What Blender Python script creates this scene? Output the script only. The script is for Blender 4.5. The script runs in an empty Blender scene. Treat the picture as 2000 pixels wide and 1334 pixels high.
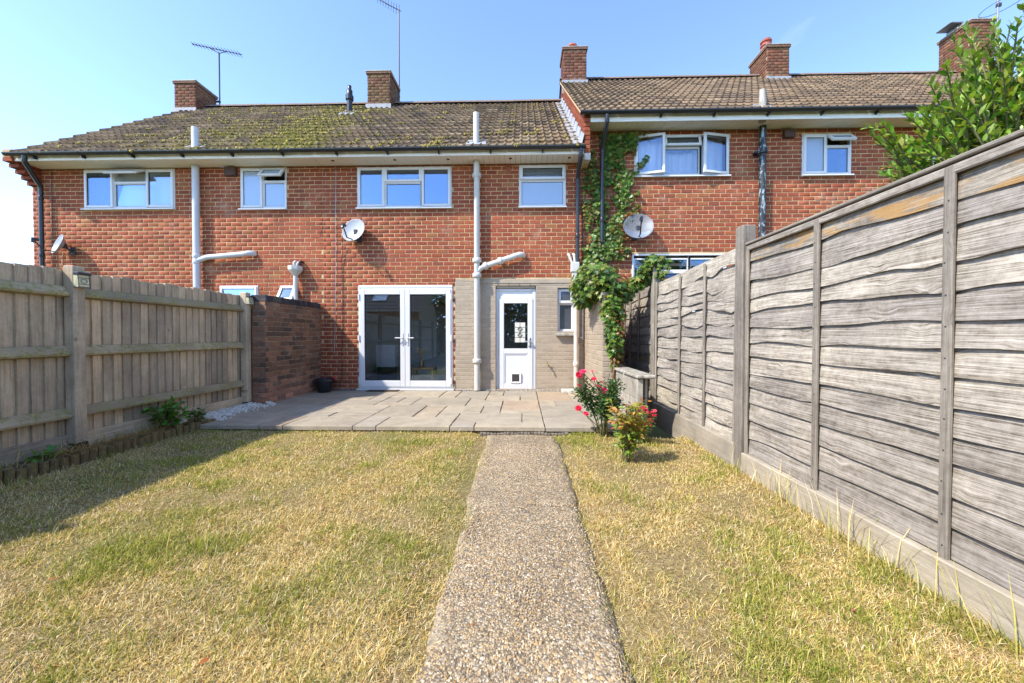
import bpy, bmesh, math, random
import numpy as np
from mathutils import Vector, Matrix, noise

R = random.Random(11)
NR = np.random.default_rng(5)
sc = bpy.context.scene
COL = sc.collection
rad = math.radians

# ------------------------------------------------------------------ camera, world, sun, exposure
FPX = 750.0                                   # focal length in pixels of a 2000 pixel wide picture
YAW, PITCH = math.atan(20 / FPX), math.atan(12 / FPX)
cd = bpy.data.cameras.new('camera')
cd.lens = FPX / 2000 * 36; cd.sensor_width = 36; cd.sensor_fit = 'HORIZONTAL'
cd.clip_start = 0.05; cd.clip_end = 2000
cam = bpy.data.objects.new('camera', cd); COL.objects.link(cam)
cam.rotation_euler = (math.pi / 2 - PITCH, 0, YAW)
sc.camera = cam
SUN_TO = Vector((-0.86, -0.56, 1.06)).normalized()     # towards the sun
el = math.asin(SUN_TO.z); az = math.atan2(SUN_TO.x, SUN_TO.y)
w = bpy.data.worlds.new('World'); sc.world = w; w.use_nodes = True
nt = w.node_tree; nt.nodes.clear()
sky = nt.nodes.new('ShaderNodeTexSky'); sky.sky_type = 'NISHITA'; sky.sun_disc = False
sky.sun_elevation = el; sky.sun_rotation = az; sky.air_density = 0.62; sky.dust_density = 0.2; sky.ozone_density = 2.5
bg = nt.nodes.new('ShaderNodeBackground'); bg.inputs['Strength'].default_value = 0.15
wo = nt.nodes.new('ShaderNodeOutputWorld')
tcw = nt.nodes.new('ShaderNodeTexCoord'); mpw = nt.nodes.new('ShaderNodeMapping'); mpw.inputs['Scale'].default_value = (1.6, 1.6, 4.2); mpw.inputs['Location'].default_value = (12.4, 5.8, 4.7)
nzw = nt.nodes.new('ShaderNodeTexNoise'); nzw.inputs['Scale'].default_value = 1.5; nzw.inputs['Detail'].default_value = 7; nzw.inputs['Roughness'].default_value = 0.55; nzw.inputs['Distortion'].default_value = 0.5
rpw = nt.nodes.new('ShaderNodeValToRGB'); rpw.color_ramp.elements[0].position = 0.6; rpw.color_ramp.elements[1].position = 0.78; rpw.color_ramp.elements[1].color = (0.08, 0.08, 0.08, 1)
mxw = nt.nodes.new('ShaderNodeMix'); mxw.data_type = 'RGBA'; mxw.inputs[7].default_value = (5.2, 5.4, 5.7, 1)
nt.links.new(tcw.outputs['Generated'], mpw.inputs[0]); nt.links.new(mpw.outputs[0], nzw.inputs['Vector']); nt.links.new(nzw.outputs['Fac'], rpw.inputs[0])
nt.links.new(rpw.outputs[0], mxw.inputs[0]); nt.links.new(sky.outputs[0], mxw.inputs[6]); nt.links.new(mxw.outputs[2], bg.inputs[0]); nt.links.new(bg.outputs[0], wo.inputs[0])
ld = bpy.data.lights.new('sun', 'SUN'); ld.energy = 2.0; ld.angle = rad(1.6); ld.color = (1.0, 0.94, 0.84)
sun = bpy.data.objects.new('sun', ld); COL.objects.link(sun); sun.location = (-20, -10, 25)
sun.rotation_euler = (-SUN_TO).to_track_quat('-Z', 'Y').to_euler()
vs = sc.view_settings; vs.view_transform = 'Standard'; vs.look = 'None'; vs.gamma = 1; vs.exposure = 2.02; vs.use_curve_mapping = False
sc.cycles.max_bounces = 8; sc.cycles.transparent_max_bounces = 12; sc.cycles.use_denoising = True
sc.cycles.caustics_reflective = False; sc.cycles.caustics_refractive = False

CM = Matrix.Rotation(YAW, 3, 'Z') @ Matrix.Rotation(math.pi / 2 - PITCH, 3, 'X')
def ray(px, py): return CM @ Vector(((px - 1000) / FPX, (667 - py) / FPX, -1))
def UY(px, py, Y): d = ray(px, py); return d * (Y / d.y)
def UX(px, py, X): d = ray(px, py); return d * (X / d.x)
def UZ(px, py, Z): d = ray(px, py); return d * (Z / d.z)
FY = 7.5                                       # the plane of the house fronts
def rect(x0, y0, x1, y1, Y=FY):
    xm, ym = (x0 + x1) / 2, (y0 + y1) / 2
    return (UY(x0, ym, Y).x, UY(x1, ym, Y).x, UY(xm, y1, Y).z, UY(xm, y0, Y).z)
def fx(px, py=450, Y=FY): return UY(px, py, Y).x
def fz(py, px=800, Y=FY): return UY(px, py, Y).z

# ------------------------------------------------------------------ materials
MATS = {}
def newmat(name, rough=0.6, spec=0.3):
    m = bpy.data.materials.new(name); m.use_nodes = True
    n = m.node_tree; b = n.nodes['Principled BSDF']
    b.inputs['Roughness'].default_value = rough; b.inputs['Specular IOR Level'].default_value = spec
    MATS[name] = m
    return m, n, b
def N(n, t, **k):
    o = n.nodes.new('ShaderNode' + t)
    for a, v in k.items():
        if a.startswith('i_'):
            key = a[2:]
            o.inputs[int(key) if key.isdigit() else key.replace('_', ' ')].default_value = v
        else: setattr(o, a, v)
    return o
def L(n, a, b): n.links.new(a, b)
def ramp(n, stops, src):
    r = n.nodes.new('ShaderNodeValToRGB'); e = r.color_ramp.elements
    while len(e) < len(stops): e.new(0.5)
    for i, (p, c) in enumerate(stops):
        e[i].position = p; e[i].color = (c + (1,)) if len(c) == 3 else c
    L(n, src, r.inputs[0]); return r
def mix(n, fac, a, b, mode='MIX'):
    m = n.nodes.new('ShaderNodeMix'); m.data_type = 'RGBA'; m.blend_type = mode
    for s, v in ((0, fac), (6, a), (7, b)):
        if isinstance(v, (int, float)): m.inputs[s].default_value = v
        elif isinstance(v, tuple): m.inputs[s].default_value = v + (1,) if len(v) == 3 else v
        else: L(n, v, m.inputs[s])
    return m.outputs[2]
def math_(n, op, a, b=0.0, c=None):
    m = n.nodes.new('ShaderNodeMath'); m.operation = op
    for i, v in enumerate((a, b, c)):
        if v is None: continue
        if isinstance(v, (int, float)): m.inputs[i].default_value = v
        else: L(n, v, m.inputs[i])
    return m.outputs[0]
def nz(n, vec, scale, detail=4, rough=0.6, dist=0.0):
    t = N(n, 'TexNoise', i_Scale=scale, i_Detail=detail, i_Roughness=rough, i_Distortion=dist)
    if vec is not None: L(n, vec, t.inputs['Vector'])
    return t.outputs['Fac']
def bump(n, b, h, strength=0.4, dist=0.01):
    k = N(n, 'Bump', i_Strength=strength, i_Distance=dist); L(n, h, k.inputs['Height']); L(n, k.outputs[0], b.inputs['Normal'])
def pos(n): return N(n, 'NewGeometry').outputs['Position']
def src_col(n, attr):
    if attr: return N(n, 'Attribute', attribute_name='col').outputs['Color']
    return N(n, 'ObjectInfo').outputs['Color']

def plain(name, c, rough=0.5, spec=0.4, var=0.12, scale=6, metal=0.0, bmp=0.0):
    m, n, b = newmat(name, rough, spec); b.inputs['Metallic'].default_value = metal
    f = nz(n, pos(n), scale, 5)
    lo = tuple(x * (1 - var) for x in c); hi = tuple(min(1, x * (1 + var)) for x in c)
    r = ramp(n, [(0.3, lo), (0.7, hi)], f); L(n, r.outputs[0], b.inputs['Base Color'])
    if bmp: bump(n, b, nz(n, pos(n), scale * 8, 4), bmp, 0.01)
    return m

def mk_brick(name, attr, painted=False):
    m, n, b = newmat(name, 0.85 if not painted else 0.6, 0.2)
    p = pos(n); c = src_col(n, attr)
    f = nz(n, p, 40, 4, 0.7); g = nz(n, p, 1.3, 3)
    amp = 0.3 if not painted else 0.1
    r = ramp(n, [(0.25, (1 - amp,) * 3), (0.75, (1 + amp * .6,) * 3)], f)
    c1 = mix(n, 1.0, c, r.outputs[0], 'MULTIPLY')
    r2 = ramp(n, [(0.35, (0.86, 0.84, 0.84)), (0.65, (1.08, 1.06, 1.04))], g)
    c2 = mix(n, 1.0, c1, r2.outputs[0], 'MULTIPLY')
    if not painted:                                   # weathering: damp staining, pale bloom, dirt runs
        c2 = mix(n, math_(n, 'MULTIPLY', ramp(n, [(0.58, (0, 0, 0)), (0.72, (1, 1, 1))], nz(n, p, 2.6, 5, 0.7)).outputs[0], 0.3), c2, (0.5, 0.4, 0.3))
        mp = N(n, 'Mapping'); mp.inputs['Scale'].default_value = (5.0, 5.0, 0.7); L(n, p, mp.inputs[0])
        c2 = mix(n, math_(n, 'MULTIPLY', ramp(n, [(0.58, (0, 0, 0)), (0.7, (1, 1, 1))], nz(n, mp.outputs[0], 1.0, 5, 0.65)).outputs[0], 0.4), c2, (0.13, 0.06, 0.035))
    L(n, c2, b.inputs['Base Color']); bump(n, b, nz(n, p, 90, 5, 0.7), 0.35, 0.006)
    return m
mk_brick('brick', False); mk_brick('brick_mass', True)
mk_brick('painted_brick', False, True); mk_brick('painted_brick_mass', True, True)
plain('mortar', (0.52, 0.365, 0.2), 0.95, 0.1, 0.22, 9, bmp=0.3)
plain('taupe_paint', (0.36, 0.295, 0.215), 0.65, 0.25, 0.1, 5, bmp=0.12)
plain('old_mortar', (0.27, 0.215, 0.15), 0.95, 0.1, 0.6, 14, bmp=0.4)

def mk_tile(name):
    m, n, b = newmat(name, 0.85, 0.2)
    p = pos(n); oi = N(n, 'ObjectInfo'); c = oi.outputs['Color']; a = oi.outputs['Alpha']
    f = nz(n, p, 30, 5, 0.7)
    r = ramp(n, [(0.3, (0.62, 0.62, 0.64)), (0.7, (1.25, 1.22, 1.2))], f)
    c1 = mix(n, 1.0, c, r.outputs[0], 'MULTIPLY')
    li = nz(n, p, 55, 3, 0.5)
    c1 = mix(n, ramp(n, [(0.66, (0, 0, 0)), (0.72, (1, 1, 1))], li).outputs[0], c1, (0.5, 0.46, 0.38))
    k = nz(n, p, 11, 6, 0.8)
    t = math_(n, 'SUBTRACT', math_(n, 'ADD', k, a), 1.0)
    mk = ramp(n, [(0.0, (0, 0, 0)), (0.1, (1, 1, 1))], t).outputs[0]
    mc = ramp(n, [(0.3, (0.06, 0.055, 0.015)), (0.55, (0.2, 0.175, 0.028)), (0.75, (0.36, 0.29, 0.045))], nz(n, p, 22, 5, 0.8)).outputs[0]
    L(n, mix(n, mk, c1, mc), b.inputs['Base Color'])
    h = math_(n, 'ADD', math_(n, 'MULTIPLY', f, 0.5), math_(n, 'MULTIPLY', mk, nz(n, p, 60, 4, 0.8)))
    bump(n, b, h, 0.6, 0.02)
    return m
mk_tile('roof_tile')

def mk_wood(name, stops, moss=0.0, bmp=0.6, fine=1.0, vary=0, tan=0):
    m, n, b = newmat(name, 0.85, 0.15)
    tc = N(n, 'TexCoord').outputs['Object']; oi = N(n, 'ObjectInfo')
    off = N(n, 'CombineXYZ'); L(n, math_(n, 'MULTIPLY', oi.outputs['Random'], 37.0), off.inputs[0]); L(n, math_(n, 'MULTIPLY', oi.outputs['Random'], 11.3), off.inputs[2])
    v = N(n, 'VectorMath', operation='ADD'); L(n, tc, v.inputs[0]); L(n, off.outputs[0], v.inputs[1])
    # knots: cells stretched along the grain
    mk = N(n, 'Mapping'); mk.inputs['Scale'].default_value = (5.0, 1.0, 7.5); L(n, v.outputs[0], mk.inputs[0])
    vo = N(n, 'TexVoronoi', i_Scale=1.0, i_Randomness=0.9); L(n, mk.outputs[0], vo.inputs['Vector'])
    sv = N(n, 'SeparateColor'); L(n, vo.outputs['Color'], sv.inputs[0])
    d = math_(n, 'ADD', vo.outputs['Distance'], math_(n, 'LESS_THAN', sv.outputs[0], 0.6))
    pull = math_(n, 'MULTIPLY', ramp(n, [(0.0, (1, 1, 1)), (0.38, (0, 0, 0))], d).outputs[0], 0.03)
    cz = N(n, 'CombineXYZ'); L(n, pull, cz.inputs[2])
    v2 = N(n, 'VectorMath', operation='ADD'); L(n, v.outputs[0], v2.inputs[0]); L(n, cz.outputs[0], v2.inputs[1])
    mp = N(n, 'Mapping'); mp.inputs['Scale'].default_value = (1.5, 26 * fine, 62 * fine); L(n, v2.outputs[0], mp.inputs[0])
    g = nz(n, mp.outputs[0], 1.0, 7, 0.68, 0.25)
    mp2 = N(n, 'Mapping'); mp2.inputs['Scale'].default_value = (4, 120, 190); L(n, v2.outputs[0], mp2.inputs[0])
    g2 = nz(n, mp2.outputs[0], 1.0, 3, 0.6)
    gg = math_(n, 'ADD', math_(n, 'ADD', math_(n, 'MULTIPLY', g, 0.36), math_(n, 'MULTIPLY', g2, 0.4)), math_(n, 'MULTIPLY', nz(n, v2.outputs[0], 26, 5, 0.75), 0.24))
    c = ramp(n, stops, gg).outputs[0]
    big = nz(n, v.outputs[0], 2.2, 3, 0.5)
    c = mix(n, 1.0, c, ramp(n, [(0.3, (0.72, 0.71, 0.72)), (0.7, (1.18, 1.17, 1.14))], big).outputs[0], 'MULTIPLY')
    rv = ramp(n, [(0.0, (0.8, 0.78, 0.78)), (1.0, (1.15, 1.12, 1.06))] if not vary else [(0.0, (0.66, 0.66, 0.68)), (0.5, (1.0, 0.99, 0.96)), (1.0, (1.25, 1.2, 1.12))], oi.outputs['Random'])
    c = mix(n, 1.0, c, rv.outputs[0], 'MULTIPLY')
    kn = ramp(n, [(0.03, (0.55, 0.55, 0.55)), (0.07, (1, 1, 1)), (0.12, (0, 0, 0))], d).outputs[0]
    c = mix(n, math_(n, 'MULTIPLY', kn, 0.75), c, tuple(x * 0.35 for x in stops[1][1]))
    if moss:
        t = math_(n, 'ADD', nz(n, pos(n), 14, 5, 0.75), moss - 0.5)
        mkk = ramp(n, [(0.5, (0, 0, 0)), (0.62, (1, 1, 1))], t).outputs[0]
        c = mix(n, math_(n, 'MULTIPLY', mkk, 0.8), c, ramp(n, [(0.3, (0.15, 0.135, 0.035)), (0.7, (0.42, 0.37, 0.15))], nz(n, pos(n), 40, 4)).outputs[0])
    if tan:
        mt = N(n, 'Mapping'); mt.inputs['Scale'].default_value = (3.0, 1.0, 16.0); L(n, tc, mt.inputs[0])
        c = mix(n, math_(n, 'MULTIPLY', ramp(n, [(0.5, (0, 0, 0)), (0.6, (1, 1, 1))], nz(n, mt.outputs[0], 1.0, 4, 0.6)).outputs[0], 0.7), c, (0.36, 0.2, 0.06))
    L(n, c, b.inputs['Base Color']); bump(n, b, math_(n, 'ADD', gg, math_(n, 'MULTIPLY', kn, 0.3)), bmp, 0.008)
    return m
mk_wood('grey_wood', [(0.36, (0.06, 0.048, 0.036)), (0.44, (0.215, 0.19, 0.155)), (0.52, (0.36, 0.33, 0.285)), (0.64, (0.53, 0.5, 0.455))], bmp=0.9)
mk_wood('tan_wood', [(0.35, (0.05, 0.04, 0.03)), (0.44, (0.17, 0.148, 0.12)), (0.53, (0.29, 0.262, 0.222)), (0.66, (0.46, 0.43, 0.38))], bmp=0.9, tan=1)
mk_wood('grey_post', [(0.34, (0.1, 0.086, 0.07)), (0.45, (0.2, 0.18, 0.15)), (0.57, (0.3, 0.275, 0.235)), (0.7, (0.39, 0.365, 0.32))])
mk_wood('pale_board', [(0.36, (0.26, 0.225, 0.165)), (0.45, (0.36, 0.32, 0.25)), (0.55, (0.42, 0.38, 0.305)), (0.66, (0.48, 0.44, 0.365))])
mk_wood('brown_wood', [(0.32, (0.2, 0.15, 0.095)), (0.43, (0.42, 0.33, 0.225)), (0.56, (0.57, 0.465, 0.335)), (0.7, (0.67, 0.565, 0.425))], moss=0.35, bmp=0.25, fine=0.6, vary=1)
mk_wood('mossy_rail', [(0.28, (0.17, 0.125, 0.075)), (0.42, (0.33, 0.26, 0.165)), (0.6, (0.45, 0.37, 0.25)), (0.75, (0.52, 0.44, 0.31))], moss=0.55, bmp=0.5)
mk_wood('log_wood', [(0.28, (0.08, 0.055, 0.03)), (0.42, (0.16, 0.11, 0.05)), (0.6, (0.25, 0.19, 0.09)), (0.75, (0.3, 0.25, 0.12))], moss=0.45)
mk_wood('interior_wood', [(0.3, (0.42, 0.25, 0.1)), (0.45, (0.55, 0.34, 0.14)), (0.6, (0.62, 0.4, 0.18)), (0.75, (0.66, 0.45, 0.22))], bmp=0.1)

plain('upvc', (0.62, 0.62, 0.62), 0.3, 0.5, 0.02, 3)
plain('soffit_white', (0.84, 0.82, 0.78), 0.5, 0.4, 0.05, 2)
plain('black_plastic', (0.016, 0.018, 0.022), 0.35, 0.5, 0.3, 4)
plain('grey_plastic', (0.5, 0.51, 0.53), 0.4, 0.4, 0.06, 4)
plain('cream_iron', (0.52, 0.5, 0.45), 0.45, 0.4, 0.07, 8, bmp=0.15)
plain('beige_pipe', (0.55, 0.47, 0.4), 0.5, 0.4, 0.12, 9, bmp=0.15)
plain('lead', (0.29, 0.30, 0.32), 0.55, 0.4, 0.2, 9, bmp=0.2)
plain('metal_grey', (0.3, 0.31, 0.33), 0.4, 0.5, 0.1, 9, 0.6)
plain('dark_metal', (0.05, 0.052, 0.06), 0.45, 0.5, 0.1, 9, 0.3)
plain('dish_grey', (0.36, 0.375, 0.4), 0.4, 0.4, 0.08, 5)
plain('terracotta', (0.36, 0.1, 0.07), 0.7, 0.3, 0.2, 20)
plain('vent_brown', (0.09, 0.05, 0.04), 0.6, 0.3, 0.15, 9)
plain('air_brick', (0.3, 0.1, 0.06), 0.8, 0.2, 0.15, 20)
plain('pale_concrete', (0.5, 0.47, 0.41), 0.9, 0.15, 0.25, 9, bmp=0.4)
plain('interior_paint', (0.78, 0.74, 0.68), 0.9, 0.1, 0.05, 2)
plain('interior_floor', (0.34, 0.25, 0.17), 0.5, 0.3, 0.2, 5)
plain('soil', (0.16, 0.11, 0.065), 0.95, 0.1, 0.5, 18, bmp=0.8)
plain('stem_brown', (0.16, 0.10, 0.06), 0.9, 0.1, 0.3, 20, bmp=0.3)
plain('stem_green', (0.16, 0.15, 0.06), 0.8, 0.2, 0.3, 20)
plain('cloth_white', (0.75, 0.76, 0.8), 0.9, 0.1, 0.05, 9)
plain('blind_or_cloud_grey', (0.62, 0.66, 0.68), 0.8, 0.2, 0.03, 9)
plain('mat_brown', (0.07, 0.05, 0.035), 0.95, 0.1, 0.3, 60, bmp=0.6)
plain('cord_red', (0.55, 0.06, 0.05), 0.5, 0.4, 0.1, 9)
plain('chrome', (0.75, 0.75, 0.76), 0.2, 0.5, 0.03, 3, 0.9)
plain('brass', (0.5, 0.36, 0.14), 0.35, 0.5, 0.1, 9, 0.8)
plain('gap_dark', (0.03, 0.027, 0.024), 0.9, 0.1, 0.2, 5)
plain('far_ground', (0.13, 0.13, 0.05), 0.95, 0.1, 0.4, 0.6)

def mk_peel(name, base, chip, lo, hi, scale=14):
    m, n, b = newmat(name, 0.5, 0.4)
    mp = N(n, 'Mapping'); mp.inputs['Scale'].default_value = (1.6, 1.6, 0.55); L(n, pos(n), mp.inputs[0])
    f = nz(n, mp.outputs[0], scale, 5, 0.7)
    k = ramp(n, [(lo, (0, 0, 0)), (hi, (1, 1, 1))], f).outputs[0]
    L(n, mix(n, k, base, chip), b.inputs['Base Color']); bump(n, b, k, 0.4, 0.004)
mk_peel('peeling_black', (0.02, 0.024, 0.03), (0.3, 0.38, 0.42), 0.54, 0.58)
mk_peel('peeling_cream', (0.53, 0.51, 0.46), (0.04, 0.04, 0.04), 0.63, 0.65, 22)
mk_peel('stained_concrete', (0.40, 0.37, 0.31), (0.16, 0.135, 0.1), 0.42, 0.7, 7)
mk_peel('grey_board', (0.44, 0.41, 0.36), (0.3, 0.27, 0.22), 0.4, 0.65, 6)

def mk_glass(name, tint, refl, rough=0.0, opaque=None, ocol=(0.5, 0.55, 0.58)):
    m = bpy.data.materials.new(name); m.use_nodes = True; n = m.node_tree; n.nodes.clear(); MATS[name] = m
    out = N(n, 'OutputMaterial'); gl = N(n, 'BsdfGlossy', i_Roughness=rough); gl.inputs[0].default_value = (0.5, 0.7, 0.98, 1)
    tr = N(n, 'BsdfTransparent'); tr.inputs[0].default_value = tint + (1,)
    base = tr.outputs[0]
    if opaque:
        di = N(n, 'BsdfDiffuse'); di.inputs[0].default_value = ocol + (1,)
        f = nz(n, pos(n), 160, 3); L(n, ramp(n, [(0.35, tuple(x * .85 for x in ocol)), (0.65, ocol)], f).outputs[0], di.inputs[0])
        mx = N(n, 'MixShader'); mx.inputs[0].default_value = opaque; L(n, tr.outputs[0], mx.inputs[1]); L(n, di.outputs[0], mx.inputs[2]); base = mx.outputs[0]
    fr = N(n, 'LayerWeight', i_Blend=0.25)
    k = math_(n, 'ADD', math_(n, 'MULTIPLY', fr.outputs['Fresnel'], 0.8), refl)
    m2 = N(n, 'MixShader'); L(n, k, m2.inputs[0]); L(n, base, m2.inputs[1]); L(n, gl.outputs[0], m2.inputs[2]); L(n, m2.outputs[0], out.inputs[0])
mk_glass('glass', (0.9, 0.92, 0.92), 0.23)
mk_glass('glass_door', (0.96, 0.97, 0.97), 0.12)
mk_glass('frosted_glass', (0.8, 0.85, 0.88), 0.14, 0.15, 0.85, (0.42, 0.48, 0.53))
mk_glass('mesh_dish', (0.95, 0.95, 0.95), 0.02, 0.5, 0.45, (0.3, 0.29, 0.27))

def mk_attr(name, rough=0.6, trans=0.0, spec=0.3, obj=False):
    m, n, b = newmat(name, rough, spec)
    c = src_col(n, not obj)
    f = nz(n, pos(n), 60, 3)
    c = mix(n, 1.0, c, ramp(n, [(0.3, (0.8, 0.8, 0.8)), (0.7, (1.15, 1.15, 1.15))], f).outputs[0], 'MULTIPLY')
    L(n, c, b.inputs['Base Color'])
    if trans:
        t = N(n, 'BsdfTranslucent'); L(n, mix(n, 1.0, c, (1.15, 1.2, 0.6), 'MULTIPLY'), t.inputs[0]); mx = N(n, 'MixShader'); mx.inputs[0].default_value = trans
        o = n.nodes['Material Output']; L(n, b.outputs[0], mx.inputs[1]); L(n, t.outputs[0], mx.inputs[2]); L(n, mx.outputs[0], o.inputs[0])
mk_attr('grass_blade', 0.7, 0.3, 0.15); mk_attr('leaf_mass', 0.38, 0.3, 0.45); mk_attr('leaf_one', 0.38, 0.3, 0.45, True)
mk_attr('pebble_mass', 0.75, 0.0, 0.3); mk_attr('petal', 0.6, 0.25, 0.2, True)

def mk_stone():
    m, n, b = newmat('sandstone', 0.8, 0.2)
    p = pos(n); c = src_col(n, False); oi = N(n, 'ObjectInfo')
    v = N(n, 'VectorMath', operation='ADD'); L(n, p, v.inputs[0])
    cx = N(n, 'CombineXYZ'); L(n, math_(n, 'MULTIPLY', oi.outputs['Random'], 20.0), cx.inputs[2]); L(n, cx.outputs[0], v.inputs[1])
    a = nz(n, v.outputs[0], 3.0, 5, 0.65, 1.2); f = nz(n, v.outputs[0], 45, 4, 0.7)
    c = mix(n, 1.0, c, ramp(n, [(0.3, (0.78, 0.77, 0.76)), (0.7, (1.14, 1.12, 1.08))], a).outputs[0], 'MULTIPLY')
    c = mix(n, 1.0, c, ramp(n, [(0.3, (0.86, 0.86, 0.86)), (0.7, (1.1, 1.1, 1.1))], f).outputs[0], 'MULTIPLY')
    sp = nz(n, p, 9, 3, 0.6)
    c = mix(n, math_(n, 'MULTIPLY', ramp(n, [(0.62, (0, 0, 0)), (0.74, (1, 1, 1))], sp).outputs[0], 0.5), c, (0.2, 0.18, 0.14))
    L(n, c, b.inputs['Base Color']); bump(n, b, math_(n, 'ADD', a, math_(n, 'MULTIPLY', f, 0.3)), 0.25, 0.01)
mk_stone()

def mk_path():
    m, n, b = newmat('aggregate', 0.8, 0.3)
    p = pos(n)
    v = N(n, 'TexVoronoi', i_Scale=95.0); L(n, p, v.inputs['Vector'])
    v2 = N(n, 'TexVoronoi', i_Scale=48.0); L(n, p, v2.inputs['Vector'])
    sep = N(n, 'SeparateColor'); L(n, v.outputs['Color'], sep.inputs[0])
    sep2 = N(n, 'SeparateColor'); L(n, v2.outputs['Color'], sep2.inputs[0])
    st = [(0.0, (0.13, 0.1, 0.066)), (0.2, (0.28, 0.21, 0.13)), (0.42, (0.39, 0.295, 0.178)), (0.62, (0.43, 0.29, 0.135)), (0.75, (0.49, 0.41, 0.285)), (0.9, (0.22, 0.185, 0.14)), (1.0, (0.56, 0.5, 0.385))]
    c1 = ramp(n, st, sep.outputs[0]).outputs[0]; c2 = ramp(n, st, sep2.outputs[1]).outputs[0]
    big = ramp(n, [(0.42, (0, 0, 0)), (0.46, (1, 1, 1))], sep2.outputs[2]).outputs[0]
    ins2 = ramp(n, [(0.42, (1, 1, 1)), (0.5, (0, 0, 0))], v2.outputs['Distance']).outputs[0]
    use2 = math_(n, 'MULTIPLY', math_(n, 'SUBTRACT', 1.0, big), ins2)
    c = mix(n, use2, c1, c2)
    d = mix(n, use2, v.outputs['Distance'], v2.outputs['Distance'])
    gap = ramp(n, [(0.42, (0, 0, 0)), (0.62, (1, 1, 1))], d).outputs[0]
    c = mix(n, math_(n, 'MULTIPLY', gap, 0.8), c, (0.12, 0.095, 0.068))
    wv = ramp(n, [(0.35, (0.82, 0.81, 0.8)), (0.65, (1.1, 1.08, 1.05))], nz(n, p, 2.2, 4, 0.6)).outputs[0]
    c = mix(n, 1.0, c, wv, 'MULTIPLY')
    # bare cement where the stones have worn away, and along both edges
    sx = N(n, 'SeparateXYZ'); L(n, p, sx.inputs[0])
    e = math_(n, 'ADD', math_(n, 'ABSOLUTE', math_(n, 'ADD', sx.outputs[0], 0.0)), math_(n, 'MULTIPLY', math_(n, 'SUBTRACT', nz(n, p, 6, 5, 0.7), 0.5), 0.5))
    worn = math_(n, 'MAXIMUM', ramp(n, [(0.36, (0, 0, 0)), (0.43, (1, 1, 1))], e).outputs[0], ramp(n, [(0.62, (0, 0, 0)), (0.7, (1, 1, 1))], nz(n, p, 4.2, 5, 0.65)).outputs[0])
    c = mix(n, math_(n, 'MULTIPLY', worn, 0.6), c, ramp(n, [(0.3, (0.24, 0.195, 0.135)), (0.7, (0.42, 0.355, 0.26))], nz(n, p, 30, 5, 0.7)).outputs[0])
    c = mix(n, math_(n, 'MULTIPLY', ramp(n, [(0.6, (0, 0, 0)), (0.75, (1, 1, 1))], nz(n, p, 1.7, 4, 0.6)).outputs[0], 0.35), c, (0.13, 0.105, 0.075))
    L(n, c, b.inputs['Base Color'])
    h = math_(n, 'SUBTRACT', 1.0, d); bump(n, b, h, 0.9, 0.006)
mk_path()
def mk_lawn():
    m, n, b = newmat('lawn_base', 0.95, 0.1); p = pos(n)
    a = nz(n, p, 1.1, 4, 0.6); f = nz(n, p, 55, 5, 0.75)
    c = ramp(n, [(0.3, (0.1, 0.07, 0.033)), (0.5, (0.24, 0.18, 0.085)), (0.7, (0.42, 0.335, 0.165))], f).outputs[0]
    c = mix(n, ramp(n, [(0.5, (0, 0, 0)), (0.66, (1, 1, 1))], a).outputs[0], c, mix(n, 0.6, c, (0.12, 0.14, 0.03)))
    L(n, c, b.inputs['Base Color']); bump(n, b, f, 0.8, 0.02)
mk_lawn()
M = MATS

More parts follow.
